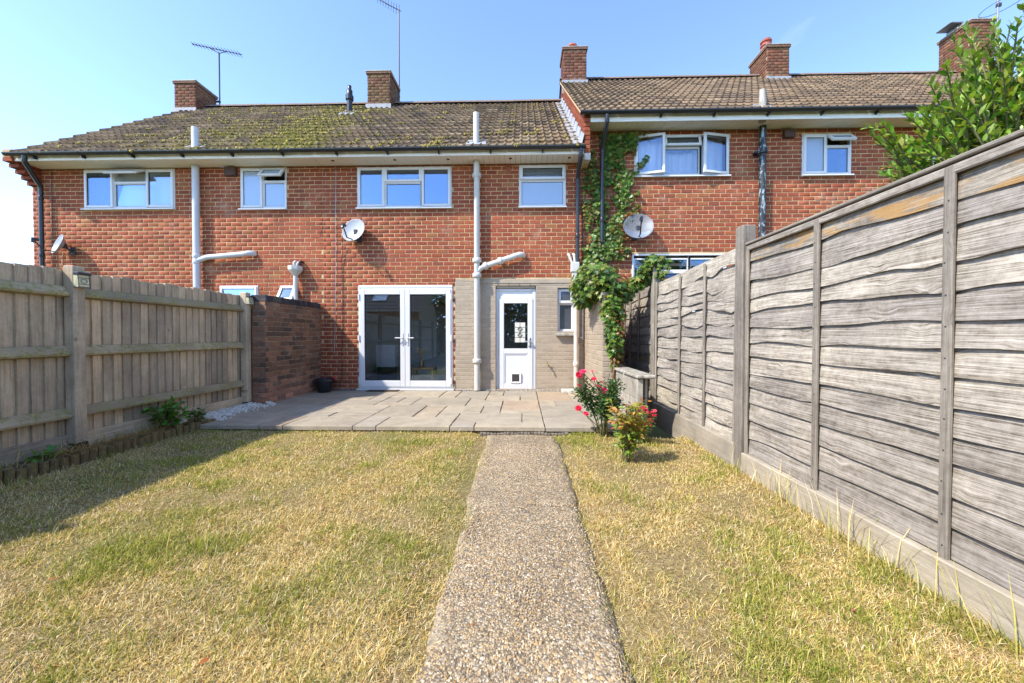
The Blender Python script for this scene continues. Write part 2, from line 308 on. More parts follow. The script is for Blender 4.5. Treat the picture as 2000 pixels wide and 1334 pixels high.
# ------------------------------------------------------------------ mesh helpers
class MB:
    def __init__(s, m=None): s.v = []; s.f = []; s.m = m; s.c = []
    def add(s, vs_, fs_):
        o = len(s.v); s.v += [s.m @ Vector(v) if s.m else Vector(v) for v in vs_]; s.f += [tuple(i + o for i in f) for f in fs_]; return s
    def box(s, x0, x1, y0, y1, z0, z1, ch=0.0):
        if ch <= 0:
            return s.add([(x0, y0, z0), (x1, y0, z0), (x1, y1, z0), (x0, y1, z0), (x0, y0, z1), (x1, y0, z1), (x1, y1, z1), (x0, y1, z1)],
                         [(3, 2, 1, 0), (4, 5, 6, 7), (0, 1, 5, 4), (1, 2, 6, 5), (2, 3, 7, 6), (3, 0, 4, 7)])
        ch = min(ch, (x1 - x0) * .45, (y1 - y0) * .45, (z1 - z0) * .45)
        vs_ = []; idx = {}
        for i, (xa, sx) in enumerate(((x0, 1), (x1, -1))):
            for j, (ya, sy) in enumerate(((y0, 1), (y1, -1))):
                for k, (za, sz) in enumerate(((z0, 1), (z1, -1))):
                    for ax in range(3):
                        p = [xa + sx * ch, ya + sy * ch, za + sz * ch]; p[ax] = (xa, ya, za)[ax]
                        idx[(i, j, k, ax)] = len(vs_); vs_.append(tuple(p))
        f = []
        q = lambda *a: f.append(tuple(idx[t] for t in a))
        for e in (0, 1):
            q((e, 0, 0, 0), (e, 1, 0, 0), (e, 1, 1, 0), (e, 0, 1, 0)) if e else q((e, 0, 0, 0), (e, 0, 1, 0), (e, 1, 1, 0), (e, 1, 0, 0))
            q((0, e, 0, 1), (0, e, 1, 1), (1, e, 1, 1), (1, e, 0, 1)) if e else q((0, e, 0, 1), (1, e, 0, 1), (1, e, 1, 1), (0, e, 1, 1))
            q((0, 0, e, 2), (1, 0, e, 2), (1, 1, e, 2), (0, 1, e, 2)) if e else q((0, 0, e, 2), (0, 1, e, 2), (1, 1, e, 2), (1, 0, e, 2))
        for a in (0, 1):
            for bb in (0, 1):
                q((a, bb, 0, 0), (a, bb, 1, 0), (a, bb, 1, 1), (a, bb, 0, 1))
                q((a, 0, bb, 0), (a, 1, bb, 0), (a, 1, bb, 2), (a, 0, bb, 2))
                q((0, a, bb, 1), (1, a, bb, 1), (1, a, bb, 2), (0, a, bb, 2))
                for c in (0, 1): q((a, bb, c, 0), (a, bb, c, 1), (a, bb, c, 2))
        return s.add(vs_, f)
    def tube(s, pts, r, n=10, cap=True):
        pts = [Vector(p) for p in pts]; k = len(pts); rs = r if isinstance(r, (list, tuple)) else [r] * k
        ref = None; vs_ = []
        for i, p in enumerate(pts):
            t = (pts[min(i + 1, k - 1)] - pts[max(i - 1, 0)]).normalized()
            if ref is None: ref = t.orthogonal().normalized()
            ref = (ref - t * ref.dot(t)); ref = ref.normalized() if ref.length > 1e-6 else t.orthogonal().normalized()
            b_ = t.cross(ref)
            sc_ = 1.0
            if 0 < i < k - 1:
                c_ = max(0.5, math.sqrt(max(0.0, (1 + (pts[i + 1] - p).normalized().dot((p - pts[i - 1]).normalized())) / 2))); sc_ = 1 / c_
            for j in range(n):
                a = 2 * math.pi * j / n
                vs_.append(p + (ref * math.cos(a) + b_ * math.sin(a)) * rs[i] * (sc_ if sc_ < 1.3 else 1.15))
        fs_ = [(i * n + j, i * n + (j + 1) % n, (i + 1) * n + (j + 1) % n, (i + 1) * n + j) for i in range(k - 1) for j in range(n)]
        if cap: fs_ += [tuple(range(n - 1, -1, -1)), tuple(range((k - 1) * n, k * n))]
        return s.add(vs_, fs_)
    def lathe(s, prof, n=20, o=(0, 0, 0)):
        vs_ = [(o[0] + r * math.cos(2 * math.pi * j / n), o[1] + r * math.sin(2 * math.pi * j / n), o[2] + z) for r, z in prof for j in range(n)]
        fs_ = [(i * n + j, i * n + (j + 1) % n, (i + 1) * n + (j + 1) % n, (i + 1) * n + j) for i in range(len(prof) - 1) for j in range(n)]
        return s.add(vs_, fs_)
    def ring(s, x0, x1, z0, z1, t, y0, y1, ch=0.004):
        s.box(x0, x0 + t, y0, y1, z0, z1, ch); s.box(x1 - t, x1, y0, y1, z0, z1, ch)
        s.box(x0 + t, x1 - t, y0, y1, z0, z0 + t, ch); s.box(x0 + t, x1 - t, y0, y1, z1 - t, z1, ch); return s
    def prism(s, poly, h0, h1, fn):          # poly of (a,b); fn(a,b,h) -> xyz
        k = len(poly); s.add([fn(a, b, h0) for a, b in poly] + [fn(a, b, h1) for a, b in poly],
            [tuple(range(k - 1, -1, -1)), tuple(range(k, 2 * k))] + [(i, (i + 1) % k, k + (i + 1) % k, k + i) for i in range(k)]); return s
    def build(s, name, mat, parent=None, smooth=False, kind=None, keep=None):
        me = bpy.data.meshes.new(name)
        if keep is None:
            if s.v:
                lo = [min(v[i] for v in s.v) for i in range(3)]; hi = [max(v[i] for v in s.v) for i in range(3)]
                c = Vector([(a + b_) / 2 for a, b_ in zip(lo, hi)])
            else: c = Vector()
        else: c = Vector(keep)
        me.from_pydata([v - c for v in s.v], [], s.f)
        bm = bmesh.new(); bm.from_mesh(me); bmesh.ops.recalc_face_normals(bm, faces=bm.faces); bm.to_mesh(me); bm.free()
        if smooth is True: me.polygons.foreach_set('use_smooth', [True] * len(me.polygons))
        me.materials.append(M[mat])
        return put(name, me, c, parent, kind, smooth)
def put(name, me, loc, parent=None, kind=None, smooth=False, rot=None, color=None, scale=None):
    o = bpy.data.objects.new(name, me); COL.objects.link(o)
    o.location = loc
    if parent is not None:
        o.parent = parent; o.matrix_parent_inverse = Matrix.Translation(-WORLD[parent.name])
    WORLD[o.name] = Vector(loc)
    if rot is not None: o.rotation_euler = rot
    if scale is not None: o.scale = scale
    if color is not None: o.color = color
    if kind: o['kind'] = kind
    return o
WORLD = {}
def thing(name, label, cat, loc, group=None):
    o = bpy.data.objects.new(name, None); COL.objects.link(o); o.location = loc; o.empty_display_size = 0.1
    WORLD[o.name] = Vector(loc); return tag(o, label, cat, group)
def tag(o, label, cat, group=None):
    o['label'] = label; o['category'] = cat
    if group: o['group'] = group
    return o
def smooth_auto(o, ang=40):
    me = o.data; me.polygons.foreach_set('use_smooth', [True] * len(me.polygons)); me.set_sharp_from_angle(angle=rad(ang)); return o

def fast_mesh(name, V, faces, C=None):
    """V (nv,3), faces list of (m,k) index arrays"""
    me = bpy.data.meshes.new(name)
    me.vertices.add(len(V)); me.vertices.foreach_set('co', np.ascontiguousarray(V, dtype=np.float32).ravel())
    li = np.concatenate([f.ravel() for f in faces]).astype(np.int32)
    tot = np.concatenate([np.full(len(f), f.shape[1], dtype=np.int32) for f in faces])
    st = np.concatenate([[0], np.cumsum(tot)[:-1]]).astype(np.int32)
    me.loops.add(len(li)); me.loops.foreach_set('vertex_index', li)
    me.polygons.add(len(tot)); me.polygons.foreach_set('loop_start', st)
    me.update(calc_edges=True)
    if C is not None:
        a = me.attributes.new('col', 'FLOAT_COLOR', 'POINT')
        a.data.foreach_set('color', np.concatenate([C, np.ones((len(C), 1))], 1).astype(np.float32).ravel())
    return me
def inst(name, tv, tf, P, Rm, S, C, mat, parent=None, kind='stuff', smooth=False):
    tv = np.asarray(tv, float); P = np.asarray(P, float); n, k = len(P), len(tv)
    S = np.asarray(S, float); S = np.repeat(S[:, None], 3, 1) if S.ndim == 1 else S
    V = (np.einsum('nij,nkj->nki', np.asarray(Rm), tv[None] * S[:, None, :]) + P[:, None, :]).reshape(-1, 3)
    faces = []
    for sz in sorted({len(f) for f in tf}):
        a = np.array([f for f in tf if len(f) == sz]); faces.append((a[None] + (np.arange(n) * k)[:, None, None]).reshape(-1, sz))
    Cc = np.repeat(np.asarray(C, float), k, 0)
    c = V.mean(0); me = fast_mesh(name, V - c, faces, Cc)
    if smooth: me.polygons.foreach_set('use_smooth', [True] * len(me.polygons))
    me.materials.append(M[mat])
    return put(name, me, Vector(c), parent, kind)
def frame(d, up):                     # columns x, y=d, z~up
    d = np.asarray(d, float); d = d / np.linalg.norm(d, axis=1, keepdims=True)
    x = np.cross(d, up); x /= np.maximum(1e-6, np.linalg.norm(x, axis=1, keepdims=True)); z = np.cross(x, d)
    return np.stack([x, d, z], 2)
def nse(x, y, s, o=0.0): return noise.noise(Vector((x * s + o, y * s - o, o * 1.7)))

# ------------------------------------------------------------------ ground, lawn, path, patio
PZ = -1.08                                      # patio level
def sm(a, b, t): t = max(0.0, min(1.0, (t - a) / (b - a))); return t * t * (3 - 2 * t)
def path_z(y): return -(1.32 - 0.033 * max(-3.0, min(4.5, y)))
def lawn_z(x, y):
    p = path_z(y) - 0.014 + 0.034 * sm(0.44, 0.6, abs(x))
    if x < 0: z = p + (-1.15 - p) * sm(-0.5, -3.9, x)
    else: z = p + (-1.215 - p) * sm(0.5, 2.0, x)
    return z + 0.012 * nse(x, y, 1.6, 3.1) + 0.006 * nse(x, y, 5.0, 9.0)
g = MB(); g.add([(-400, -400, -1.5), (400, -400, -1.5), (400, 500, -1.5), (-400, 500, -1.5)], [(0, 1, 2, 3)])
g.build('ground', 'far_ground', kind='structure')
g = MB()
xs = [-4.4 + i * 0.1 for i in range(65)] + [2.05]; ys = [-3.2 + i * 0.1 for i in range(78)]
vs_ = [(x, y, lawn_z(x, y)) for y in ys for x in xs]; nx = len(xs)
fs_ = [(j * nx + i, j * nx + i + 1, (j + 1) * nx + i + 1, (j + 1) * nx + i) for j in range(len(ys) - 1) for i in range(nx - 1)
       if not (-0.3 < (xs[i] + xs[i + 1]) / 2 < 0.3)]
g.add(vs_, fs_); lawn = g.build('lawn', 'lawn_base', kind='structure', smooth=True)
PXL, PXR = -0.395, 0.405
def edge(y, s): return 0.026 * nse(y, s * 7.0, 2.5, 4.0) + 0.02 * nse(y, s * 3.0, 9.0, 1.0)
g = MB(); rows = [-3.2 + i * 0.05 for i in range(155)]; rows = [r for r in rows if r < 4.47] + [4.47]
cols = 13; vs_ = []
for y in rows:
    a, b_ = PXL + edge(y, 1), PXR + edge(y, 2)
    for i in range(cols):
        t = i / (cols - 1); x = a + (b_ - a) * t
        z = path_z(y) + 0.006 * nse(x, y, 3.0, 2.0) + 0.01 * (1 - (2 * t - 1) ** 2)
        if abs(y - 2.72 - 0.03 * math.sin(x * 6)) < 0.03 and x > -0.05: z -= 0.012      # the crack across the path
        vs_.append((x, y, z))
    vs_.insert(len(vs_) - cols, (a, y, path_z(y) - 0.08)); vs_.append((b_, y, path_z(y) - 0.08))
k = cols + 2
g.add(vs_, [(j * k + i, j * k + i + 1, (j + 1) * k + i + 1, (j + 1) * k + i) for j in range(len(rows) - 1) for i in range(k - 1)])
path = g.build('path', 'aggregate', kind='structure', smooth=True)

plain('dark_rubble', (0.17, 0.145, 0.11), 0.95, 0.1, 0.6, 30, bmp=0.6)
# patio: a bed with individual sandstone slabs
g = MB(); g.box(-4.0, 1.42, 4.53, 7.55, -1.4, PZ - 0.022); patio = g.build('patio', 'soil', kind='structure')
# rough concrete step front below the slabs at the end of the path
g = MB(); k = 26
for i in range(k):
    x0 = -0.5 + i * 0.04; d = 0.02 * nse(x0, 1, 9, 3); h = 0.015 * nse(x0, 5, 8, 2)
    g.box(x0, x0 + 0.041, 4.47 + d, 4.56, -1.35, PZ - 0.058 + h, 0.008)
g.build('step_riser', 'dark_rubble', patio)
SL = [(.27, .84, 6.38, 7.43), (.84, 1.4, 6.9, 7.43), (.84, 1.4, 6.38, 6.9), (.27, .53, 5.87, 6.38), (.53, 1.4, 5.87, 6.38), (.27, 1.4, 5.02, 5.87),
      (.27, .86, 4.5, 5.02), (.86, 1.4, 4.5, 5.02), (-.34, .27, 6.87, 7.43), (-.035, .27, 6.38, 6.87), (-.62, -.34, 6.87, 7.43), (-.62, -.035, 6.38, 6.87), (-.31, .27, 5.56, 6.38),
      (-.31, .27, 5.33, 5.56), (-.88, -.31, 5.87, 6.38), (-.88, -.62, 6.38, 6.64), (-1.17, -.62, 6.64, 7.43), (-1.46, -1.17, 6.64, 7.43),
      (-1.742, -.88, 5.87, 6.64), (-.58, -.31, 5.33, 5.87), (-1.15, -.58, 5.33, 5.87), (-1.15, -.86, 5.04, 5.33), (-.86, 0, 4.76, 5.33),
      (0, .27, 4.76, 5.33), (-.86, -.57, 4.5, 4.76), (-.57, .27, 4.5, 4.76), (-1.742, -.86, 4.5, 5.04), (-1.46, -1.15, 5.04, 5.87)]
YB = [4.5, 4.76, 5.04, 5.33, 5.6, 5.87, 6.13, 6.38, 6.64, 7.03, 7.43]; nxm = 9; x00 = -1.46 - nxm * 0.282
def pack(seed):
    rr = random.Random(seed); used = {(8, j): -1 for j in (0, 1, 5, 6, 7)}; out = []
    for j in range(10):
        for i in range(nxm):
            if (i, j) in used: continue
            opts = [(3, 2), (2, 3), (2, 2), (3, 2), (2, 1), (1, 2), (3, 3)]; rr.shuffle(opts)
            for a, b_ in opts + [(1, 1)]:
                cells = [(i + p, j + q) for p in range(a) for q in range(b_)]
                if all(c not in used and c[0] < nxm and c[1] < 10 for c in cells):
                    for c in cells: used[c] = len(out)
                    out.append((i, j, a, b_)); break
    sc_ = sum(1 for o in out if o[2] * o[3] == 1) * 2
    for i in range(nxm):
        run = 0
        for j in range(10):
            run = run + 1 if i + 1 < nxm and used[(i, j)] != used[(i + 1, j)] else 0
            sc_ += max(0, run - 3) ** 2
    return sc_, out
for i, j, a, b_ in min(pack(s) for s in range(400))[1]: SL.append((x00 + i * .282, x00 + (i + a) * .282, YB[j], YB[j + b_]))
SC = [(0.325, 0.28, 0.215), (0.345, 0.295, 0.22), (0.31, 0.272, 0.218), (0.36, 0.295, 0.215), (0.325, 0.283, 0.225), (0.365, 0.285, 0.205)]
for (x0, x1, y0, y1) in SL:
    gpx = 0.0055; z = PZ + R.uniform(-0.003, 0.003); m = MB(); ch = 0.006
    xa, xb, ya, yb = x0 + gpx, x1 - gpx, y0 + gpx, y1 - gpx
    tl = [R.uniform(-0.003, 0.003) for _ in range(4)]
    def ed(xa, ya, xb, yb, k=3):
        o = []
        for t in range(k):
            u = t / k; o.append((xa + (xb - xa) * u + (R.uniform(-.004, .004) if t else 0), ya + (yb - ya) * u + (R.uniform(-.004, .004) if t else 0)))
        return o
    loop = ed(xa, ya, xb, ya) + ed(xb, ya, xb, yb) + ed(xb, yb, xa, yb) + ed(xa, yb, xa, ya)
    cx, cy = (xa + xb) / 2, (ya + yb) / 2
    top = [(x - ch * (1 if x > cx else -1), y - ch * (1 if y > cy else -1), z + R.uniform(-.0015, .0015)) for x, y in loop]
    mid = [(x, y, z - 0.006) for x, y in loop]; bot = [(x, y, z - 0.05) for x, y in loop]; n = len(loop)
    m.add(top + mid + bot, [tuple(range(n))] + [(i, (i + 1) % n, n + (i + 1) % n, n + i) for i in range(n)] + [(n + i, n + (i + 1) % n, 2 * n + (i + 1) % n, 2 * n + i) for i in range(n)])
    o = m.build('paving_slab', 'sandstone', patio); c = R.choice(SC); f = R.uniform(0.95, 1.08); o.color = (c[0] * f, c[1] * f, c[2] * f, 1)

# ------------------------------------------------------------------ bricks
CH, BL, J = 0.0801, 0.2115, 0.0128
def brick_mesh(name, seed, mat):
    r = random.Random(seed); a, h, d = (BL - J) / 2, (CH - J) / 2, 0.035; e = 0.006
    j = lambda s=0.0022: r.uniform(-s, s)
    V = [(x, 0 + j(.001), z) for x, z in ((-a + e + j(), -h + e + j()), (a - e + j(), -h + e + j()), (a - e + j(), h - e + j()), (-a + e + j(), h - e + j()))]
    V += [(x + j(), 0.005, z + j()) for x, z in ((-a, -h), (a, -h), (a, h), (-a, h))]
    V += [(V[4 + i][0], d, V[4 + i][2]) for i in range(4)]
    Fc = [(0, 1, 2, 3)] + [(4 + i, 4 + (i + 1) % 4, (i + 1) % 4, i) for i in range(4)] + [(8 + i, 8 + (i + 1) % 4, 4 + (i + 1) % 4, 4 + i) for i in range(4)]
    me = bpy.data.meshes.new(name); me.from_pydata(V, [], Fc); me.materials.append(M[mat]); return me, V, Fc
BRICKS = {k: [brick_mesh('brick', s, k) for s in range(6)] for k in ('brick', 'painted_brick')}
RED = [(.34, .087, .05), (.36, .093, .052), (.31, .075, .045), (.38, .10, .05), (.33, .08, .05), (.29, .07, .048), (.35, .093, .047),
       (.25, .06, .045), (.40, .115, .055), (.34, .135, .06), (.27, .085, .045), (.36, .09, .055)]
def red():
    t = R.random()
    if t < 0.025: c = (.38, .19, .08)
    elif t < 0.08: c = (.2, .06, .05)
    else: c = R.choice(RED)
    f = R.uniform(0.86, 1.1); return tuple(x * .46 * f + y * .46 for x, y in zip(c, (.335, .092, .038)))
OLD = [(.21, .118, .076), (.24, .13, .08), (.15, .09, .062), (.26, .135, .08), (.12, .08, .058), (.2, .11, .07)]
def old(): c = R.choice(OLD); f = R.uniform(.8, 1.25); return tuple(x * f for x in c)
def taupe(): f = R.uniform(.9, 1.06); return (.37 * f, .305 * f, .225 * f)
def lay(o, u, nrm, wd, hg, holes=(), colour=red, shift=0.0, ch=CH, bl=BL, z_off=0.0):
    """stretcher bond on the face with corner o; returns (pos, rotz, sx, sz, colour)"""
    out = []; o = Vector(o); u = Vector(u); rz = math.atan2(u.y, u.x); row = 0; z = z_off
    while z < hg - 0.02:
        z0, z1 = z, min(z + ch, hg); iv = [(0.0, wd)]
        for (a, b_, c, d) in holes:
            ov = min(z1, d) - max(z0, c)
            if ov > 0.4 * (z1 - z0):
                niv = []
                for p, q in iv:
                    if b_ <= p or a >= q: niv.append((p, q))
                    else:
                        if a > p: niv.append((p, a))
                        if b_ < q: niv.append((b_, q))
                iv = niv
        ph = shift + (bl / 2 if row % 2 else 0) + R.uniform(-.012, .012)
        for p, q in iv:
            x = ph + math.floor((p - ph) / bl) * bl
            while x < q:
                a, b_ = max(x, p), min(x + bl, q)
                if b_ - a > 0.035:
                    out.append((o + u * ((a + b_) / 2) + Vector((0, 0, (z0 + z1) / 2)) - Vector(nrm) * R.uniform(-0.0015, 0.0015), rz, max(.05, (b_ - a - J)) / (BL - J), (z1 - z0 - J) / (CH - J), colour()))
                x += bl
        z += ch; row += 1
    return out
def place_bricks(bl, parent, n_single=300, kind='brick', key=None, massname='brickwork'):
    key = key or (lambda b_: (b_[0].x) ** 2 * .5 + b_[0].z ** 2 - (5 if abs(b_[2] - 1) < .1 else 0))
    bl = sorted(bl, key=key); one, rest = bl[:n_single], bl[n_single:]
    for p, rz, sx, sz, c in one:
        o = put('brick', R.choice(BRICKS[kind])[0], p, parent, None, rot=(0, 0, rz), color=c + (1,), scale=(sx, 1, sz))
    if rest:
        pick = [R.randrange(6) for _ in rest]; tv0 = BRICKS[kind][0][1]; Fc = np.array(BRICKS[kind][0][2])
        P = np.array([b_[0][:] for b_ in rest]); S = np.array([(b_[2], 1, b_[3]) for b_ in rest]); rz = np.array([b_[1] for b_ in rest])
        T = np.array([BRICKS[kind][i][1] for i in pick]) * S[:, None, :]
        cz, sz_ = np.cos(rz)[:, None], np.sin(rz)[:, None]
        V = np.stack([T[:, :, 0] * cz - T[:, :, 1] * sz_, T[:, :, 0] * sz_ + T[:, :, 1] * cz, T[:, :, 2]], 2) + P[:, None, :]
        k = len(tv0); V = V.reshape(-1, 3); c0 = V.mean(0)
        me = fast_mesh(massname, V - c0, [(Fc[None] + (np.arange(len(rest)) * k)[:, None, None]).reshape(-1, 4)], np.repeat(np.array([b_[4] for b_ in rest]), k, 0))
        me.materials.append(M[kind + '_mass']); put(massname, me, Vector(c0), parent, 'stuff')
def wall_sheet(m, o, u, nrm, wd, hg, holes, inset, depth):
    """mortar face with holes and their reveals"""
    o = Vector(o) - Vector(nrm) * inset; u = Vector(u); nrm = Vector(nrm); Z = Vector((0, 0, 1))
    X = sorted({0.0, wd} | {v for h in holes for v in h[:2] if 0 < v < wd}); Zs = sorted({0.0, hg} | {v for h in holes for v in h[2:] if 0 < v < hg})
    def P(a, c, d=0.0): return o + u * a + Z * c - nrm * d
    for i in range(len(X) - 1):
        for j in range(len(Zs) - 1):
            xm, zm = (X[i] + X[i + 1]) / 2, (Zs[j] + Zs[j + 1]) / 2
            if any(h[0] < xm < h[1] and h[2] < zm < h[3] for h in holes): continue
            m.add([P(X[i], Zs[j]), P(X[i + 1], Zs[j]), P(X[i + 1], Zs[j + 1]), P(X[i], Zs[j + 1])], [(0, 1, 2, 3)])
    for a, b_, c, d in holes:
        for (p, q) in (((a, c), (b_, c)), ((b_, c), (b_, d)), ((b_, d), (a, d)), ((a, d), (a, c))):
            m.add([P(*p), P(*q), P(*q, depth), P(*p, depth)], [(0, 1, 2, 3)])

# ------------------------------------------------------------------ windows and doors
def window(house, px, lights, sill=True, Y=FY, name='window', curtain=None, proud=0.012, glass='glass', label=None):
    x0, x1, z0, z1 = rect(*px, Y=Y); yf = Y - proud; yb = yf + 0.07
    f = MB(); f.ring(x0, x1, z0, z1, 0.032, yf, yb, 0.005)
    sx = lambda p: x0 + (x1 - x0) * (p - px[0]) / (px[2] - px[0]); sz = lambda p: z1 - (z1 - z0) * (p - px[1]) / (px[3] - px[1])
    for l in lights:                                # mullions and transoms: thin posts where a light ends inside the frame
        a, b_, c, d = sx(l[0]), sx(l[2]), sz(l[3]), sz(l[1])
        if b_ < x1 - 0.05: f.box(b_ - 0.02, b_ + 0.02, yf + .001, yb - .002, z0 + 0.03, z1 - 0.03, 0.004)
        if c > z0 + 0.05: f.box(max(a, x0 + .03) + (0.0205 if a > x0 + .05 else 0), min(b_, x1 - .03) - (0.0205 if b_ < x1 - .05 else 0), yf + .002, yb - .003, c - 0.02, c + 0.02, 0.004)
    w_ = f.build(name, 'upvc', house)
    if label: w_['label'] = label
    for l in lights:
        a, b_, c, d = max(sx(l[0]), x0 + .018), min(sx(l[2]), x1 - .018), max(sz(l[3]), z0 + .018), min(sz(l[1]), z1 - .018)
        kind = l[4]; gm = l[5] if len(l) > 5 else glass; m = None
        if kind.startswith('top'):                  # hinged along its top edge and pushed out
            m = Matrix.Translation((0, yf, d)) @ Matrix.Rotation(-rad(float(kind[3:])), 4, 'X') @ Matrix.Translation((0, -yf, -d))
        elif kind.startswith('sideL') or kind.startswith('sideR'):
            hx = a if kind[4] == 'L' else b_; an = rad(float(kind[5:])) * (-1 if kind[4] == 'L' else 1)
            m = Matrix.Translation((hx, yf, 0)) @ Matrix.Rotation(an, 4, 'Z') @ Matrix.Translation((-hx, -yf, 0))
        s = MB(m); t = 0.052
        if kind == 'fixed':
            t = 0.034; s.ring(a, b_, c, d, t, yf + .012, yf + .04, 0.006); yg = yf + 0.026
        else: s.ring(a, b_, c, d, t, yf - .02, yf + .025, 0.008); yg = yf
        so = s.build('sash' if kind != 'fixed' else 'glazing_bead', 'upvc', w_)
        gk = MB(m); gk.ring(a + t, b_ - t, c + t, d - t, 0.006, yg - .002, yg + .012, 0); gk.build('gasket', 'black_plastic', w_)
        p = MB(m); p.box(a + t + .006, b_ - t - .006, yg + .003, yg + .009, c + t + .006, d - t - .006); p.build('pane', gm, w_)
    if sill:
        s = MB(); e = 0.012
        s.prism([(yf - .055, z0 - .028), (yf - .055, z0 - .006), (yb, z0 + .006), (yb, z0 - .03)], x0 - e, x1 + e, lambda a, b_, h: (h, a, b_))
        s.build('sill', 'upvc', w_)
    if curtain:
        kindc, ca, cb, cm = curtain; m = MB(); n = 60; xa, xb = x0 + (x1 - x0) * ca, x0 + (x1 - x0) * cb; y = yb + 0.09; vs_ = []
        for i in range(n + 1):
            x = xa + (xb - xa) * i / n; d = 0.022 * math.sin(i * 1.25) + 0.012 * math.sin(i * 0.47) if kindc == 'pleat' else 0
            vs_ += [(x, y + d, z0 + .02), (x, y + d * .7, z1 - .02)]
        m.add(vs_, [(2 * i, 2 * i + 2, 2 * i + 3, 2 * i + 1) for i in range(n)]); m.build('curtain' if kindc == 'pleat' else 'blind_or_reflection_sheet', cm, w_, smooth=True)
    return w_

# ------------------------------------------------------------------ roofs
PIT = rad(38.2); TW, GA, ROWS = 0.292, 0.327, 16
def tile_mesh(seed):
    r = random.Random(seed); V = []; Fc = []; n = 9
    for i in range(n):
        u = i / (n - 1); z = 0.028 * max(0, math.cos(2 * math.pi * (2 * u - 0.25))) ** 1.2; x = (u - .5) * (TW - 0.002)
        e = r.uniform(-.003, .003)
        V += [(x, -0.012 + e, z + 0.006), (x, 0 + e, z + 0.046), (x, 0.40, z + 0.002)]
    for i in range(n - 1):
        a = i * 3; Fc += [(a, a + 3, a + 4, a + 1), (a + 1, a + 4, a + 5, a + 2)]
    me = bpy.data.meshes.new('roof_tile'); me.from_pydata(V, [], Fc); me.materials.append(M['roof_tile']); return me
TILES = [tile_mesh(i) for i in range(6)]
RIDGE = None
def ridge_mesh():
    V = []; n = 9
    for i in range(n):
        a = math.pi * (i / (n - 1)); V += [(-.225, math.cos(a) * .13, math.sin(a) * .09), (.225, math.cos(a) * .13, math.sin(a) * .09)]
    me = bpy.data.meshes.new('ridge_tile'); me.from_pydata(V, [], [(2 * i, 2 * i + 1, 2 * i + 3, 2 * i + 2) for i in range(n - 1)]); me.materials.append(M['roof_tile'])
    me.polygons.foreach_set('use_smooth', [True] * len(me.polygons)); return me
RIDGE = ridge_mesh()
YE = 7.03
def moss_at(x, y):
    m = 0.28 + 0.1 * nse(x, y, .8, 5)
    m += 0.30 * math.exp(-((x + 4.6) / 1.15) ** 2) * (0.75 + .25 * sm(10.9, 7.5, y)) + 0.17 * math.exp(-((x + 7.0) / 1.9) ** 2)
    if x > 1.1: m -= 0.05
    if x > -3.2 and x < 1.1: m += 0.12 * sm(8.4, 7.1, y) - 0.02
    return m
def roof(house, xa, xb, ze, col, verge_l=False, verge_r=False):
    su, cu = math.sin(PIT), math.cos(PIT); yr = YE + ROWS * GA * cu; zr = ze + ROWS * GA * su
    d = MB(); t = 0.03
    d.add([(xa + .01, YE + .08, ze - t + .06), (xb - .01, YE + .08, ze - t + .06), (xb - .01, yr, zr - t), (xa + .01, yr, zr - t), (xb - .01, 2 * yr - YE, ze - t), (xa + .01, 2 * yr - YE, ze - t)], [(0, 1, 2, 3), (3, 2, 4, 5)])
    d.build('roof_deck', 'gap_dark', house)
    n = max(1, round((xb - xa) / TW)); tw = (xb - xa) / n
    items = []
    for r_ in range(ROWS):
        for i in range(n):
            p = Vector((xa + (i + .5) * tw + R.uniform(-.002, .002), YE + r_ * GA * cu, ze + r_ * GA * su + R.uniform(-.003, .004)))
            f = R.uniform(.72, 1.2); c = R.choice(col); items.append((p, (c[0] * f, c[1] * f, c[2] * f, moss_at(p.x, p.y) + R.uniform(-.04, .06))))
    for p, c in items:
        put('roof_tile', R.choice(TILES), p, house, None, rot=(PIT + R.uniform(-.012, .012), R.uniform(-.006, .006), 0), color=c, scale=(tw / TW, 1, 1))
    k = max(1, round((xb - xa) / .45))
    for i in range(k):
        c = (.2, .15, .12, .2 + moss_at(xa + i * .45, 8) * .4)
        put('ridge_tile', RIDGE, (xa + (i + .5) * (xb - xa) / k, yr, zr + .01 + R.uniform(-.004, .004)), house, None, color=c, scale=((xb - xa) / k / .452, 1, 1))
    for on, x, s in ((verge_l, xa, -1), (verge_r, xb, 1)):      # bedded mortar under the verge tiles
        if not on: continue
        v = MB(); v.add([(x, YE + .01, ze - .03), (x, yr, zr - .03), (x, yr, zr + .02), (x, YE + .01, ze + .02)] + [(x - s * .08, YE + .01, ze - .03), (x - s * .08, yr, zr - .03), (x - s * .08, yr, zr + .02), (x - s * .08, YE + .01, ze + .02)],
                        [(0, 1, 2, 3), (0, 1, 5, 4)]); v.build('verge', 'mortar', house)
    return yr, zr
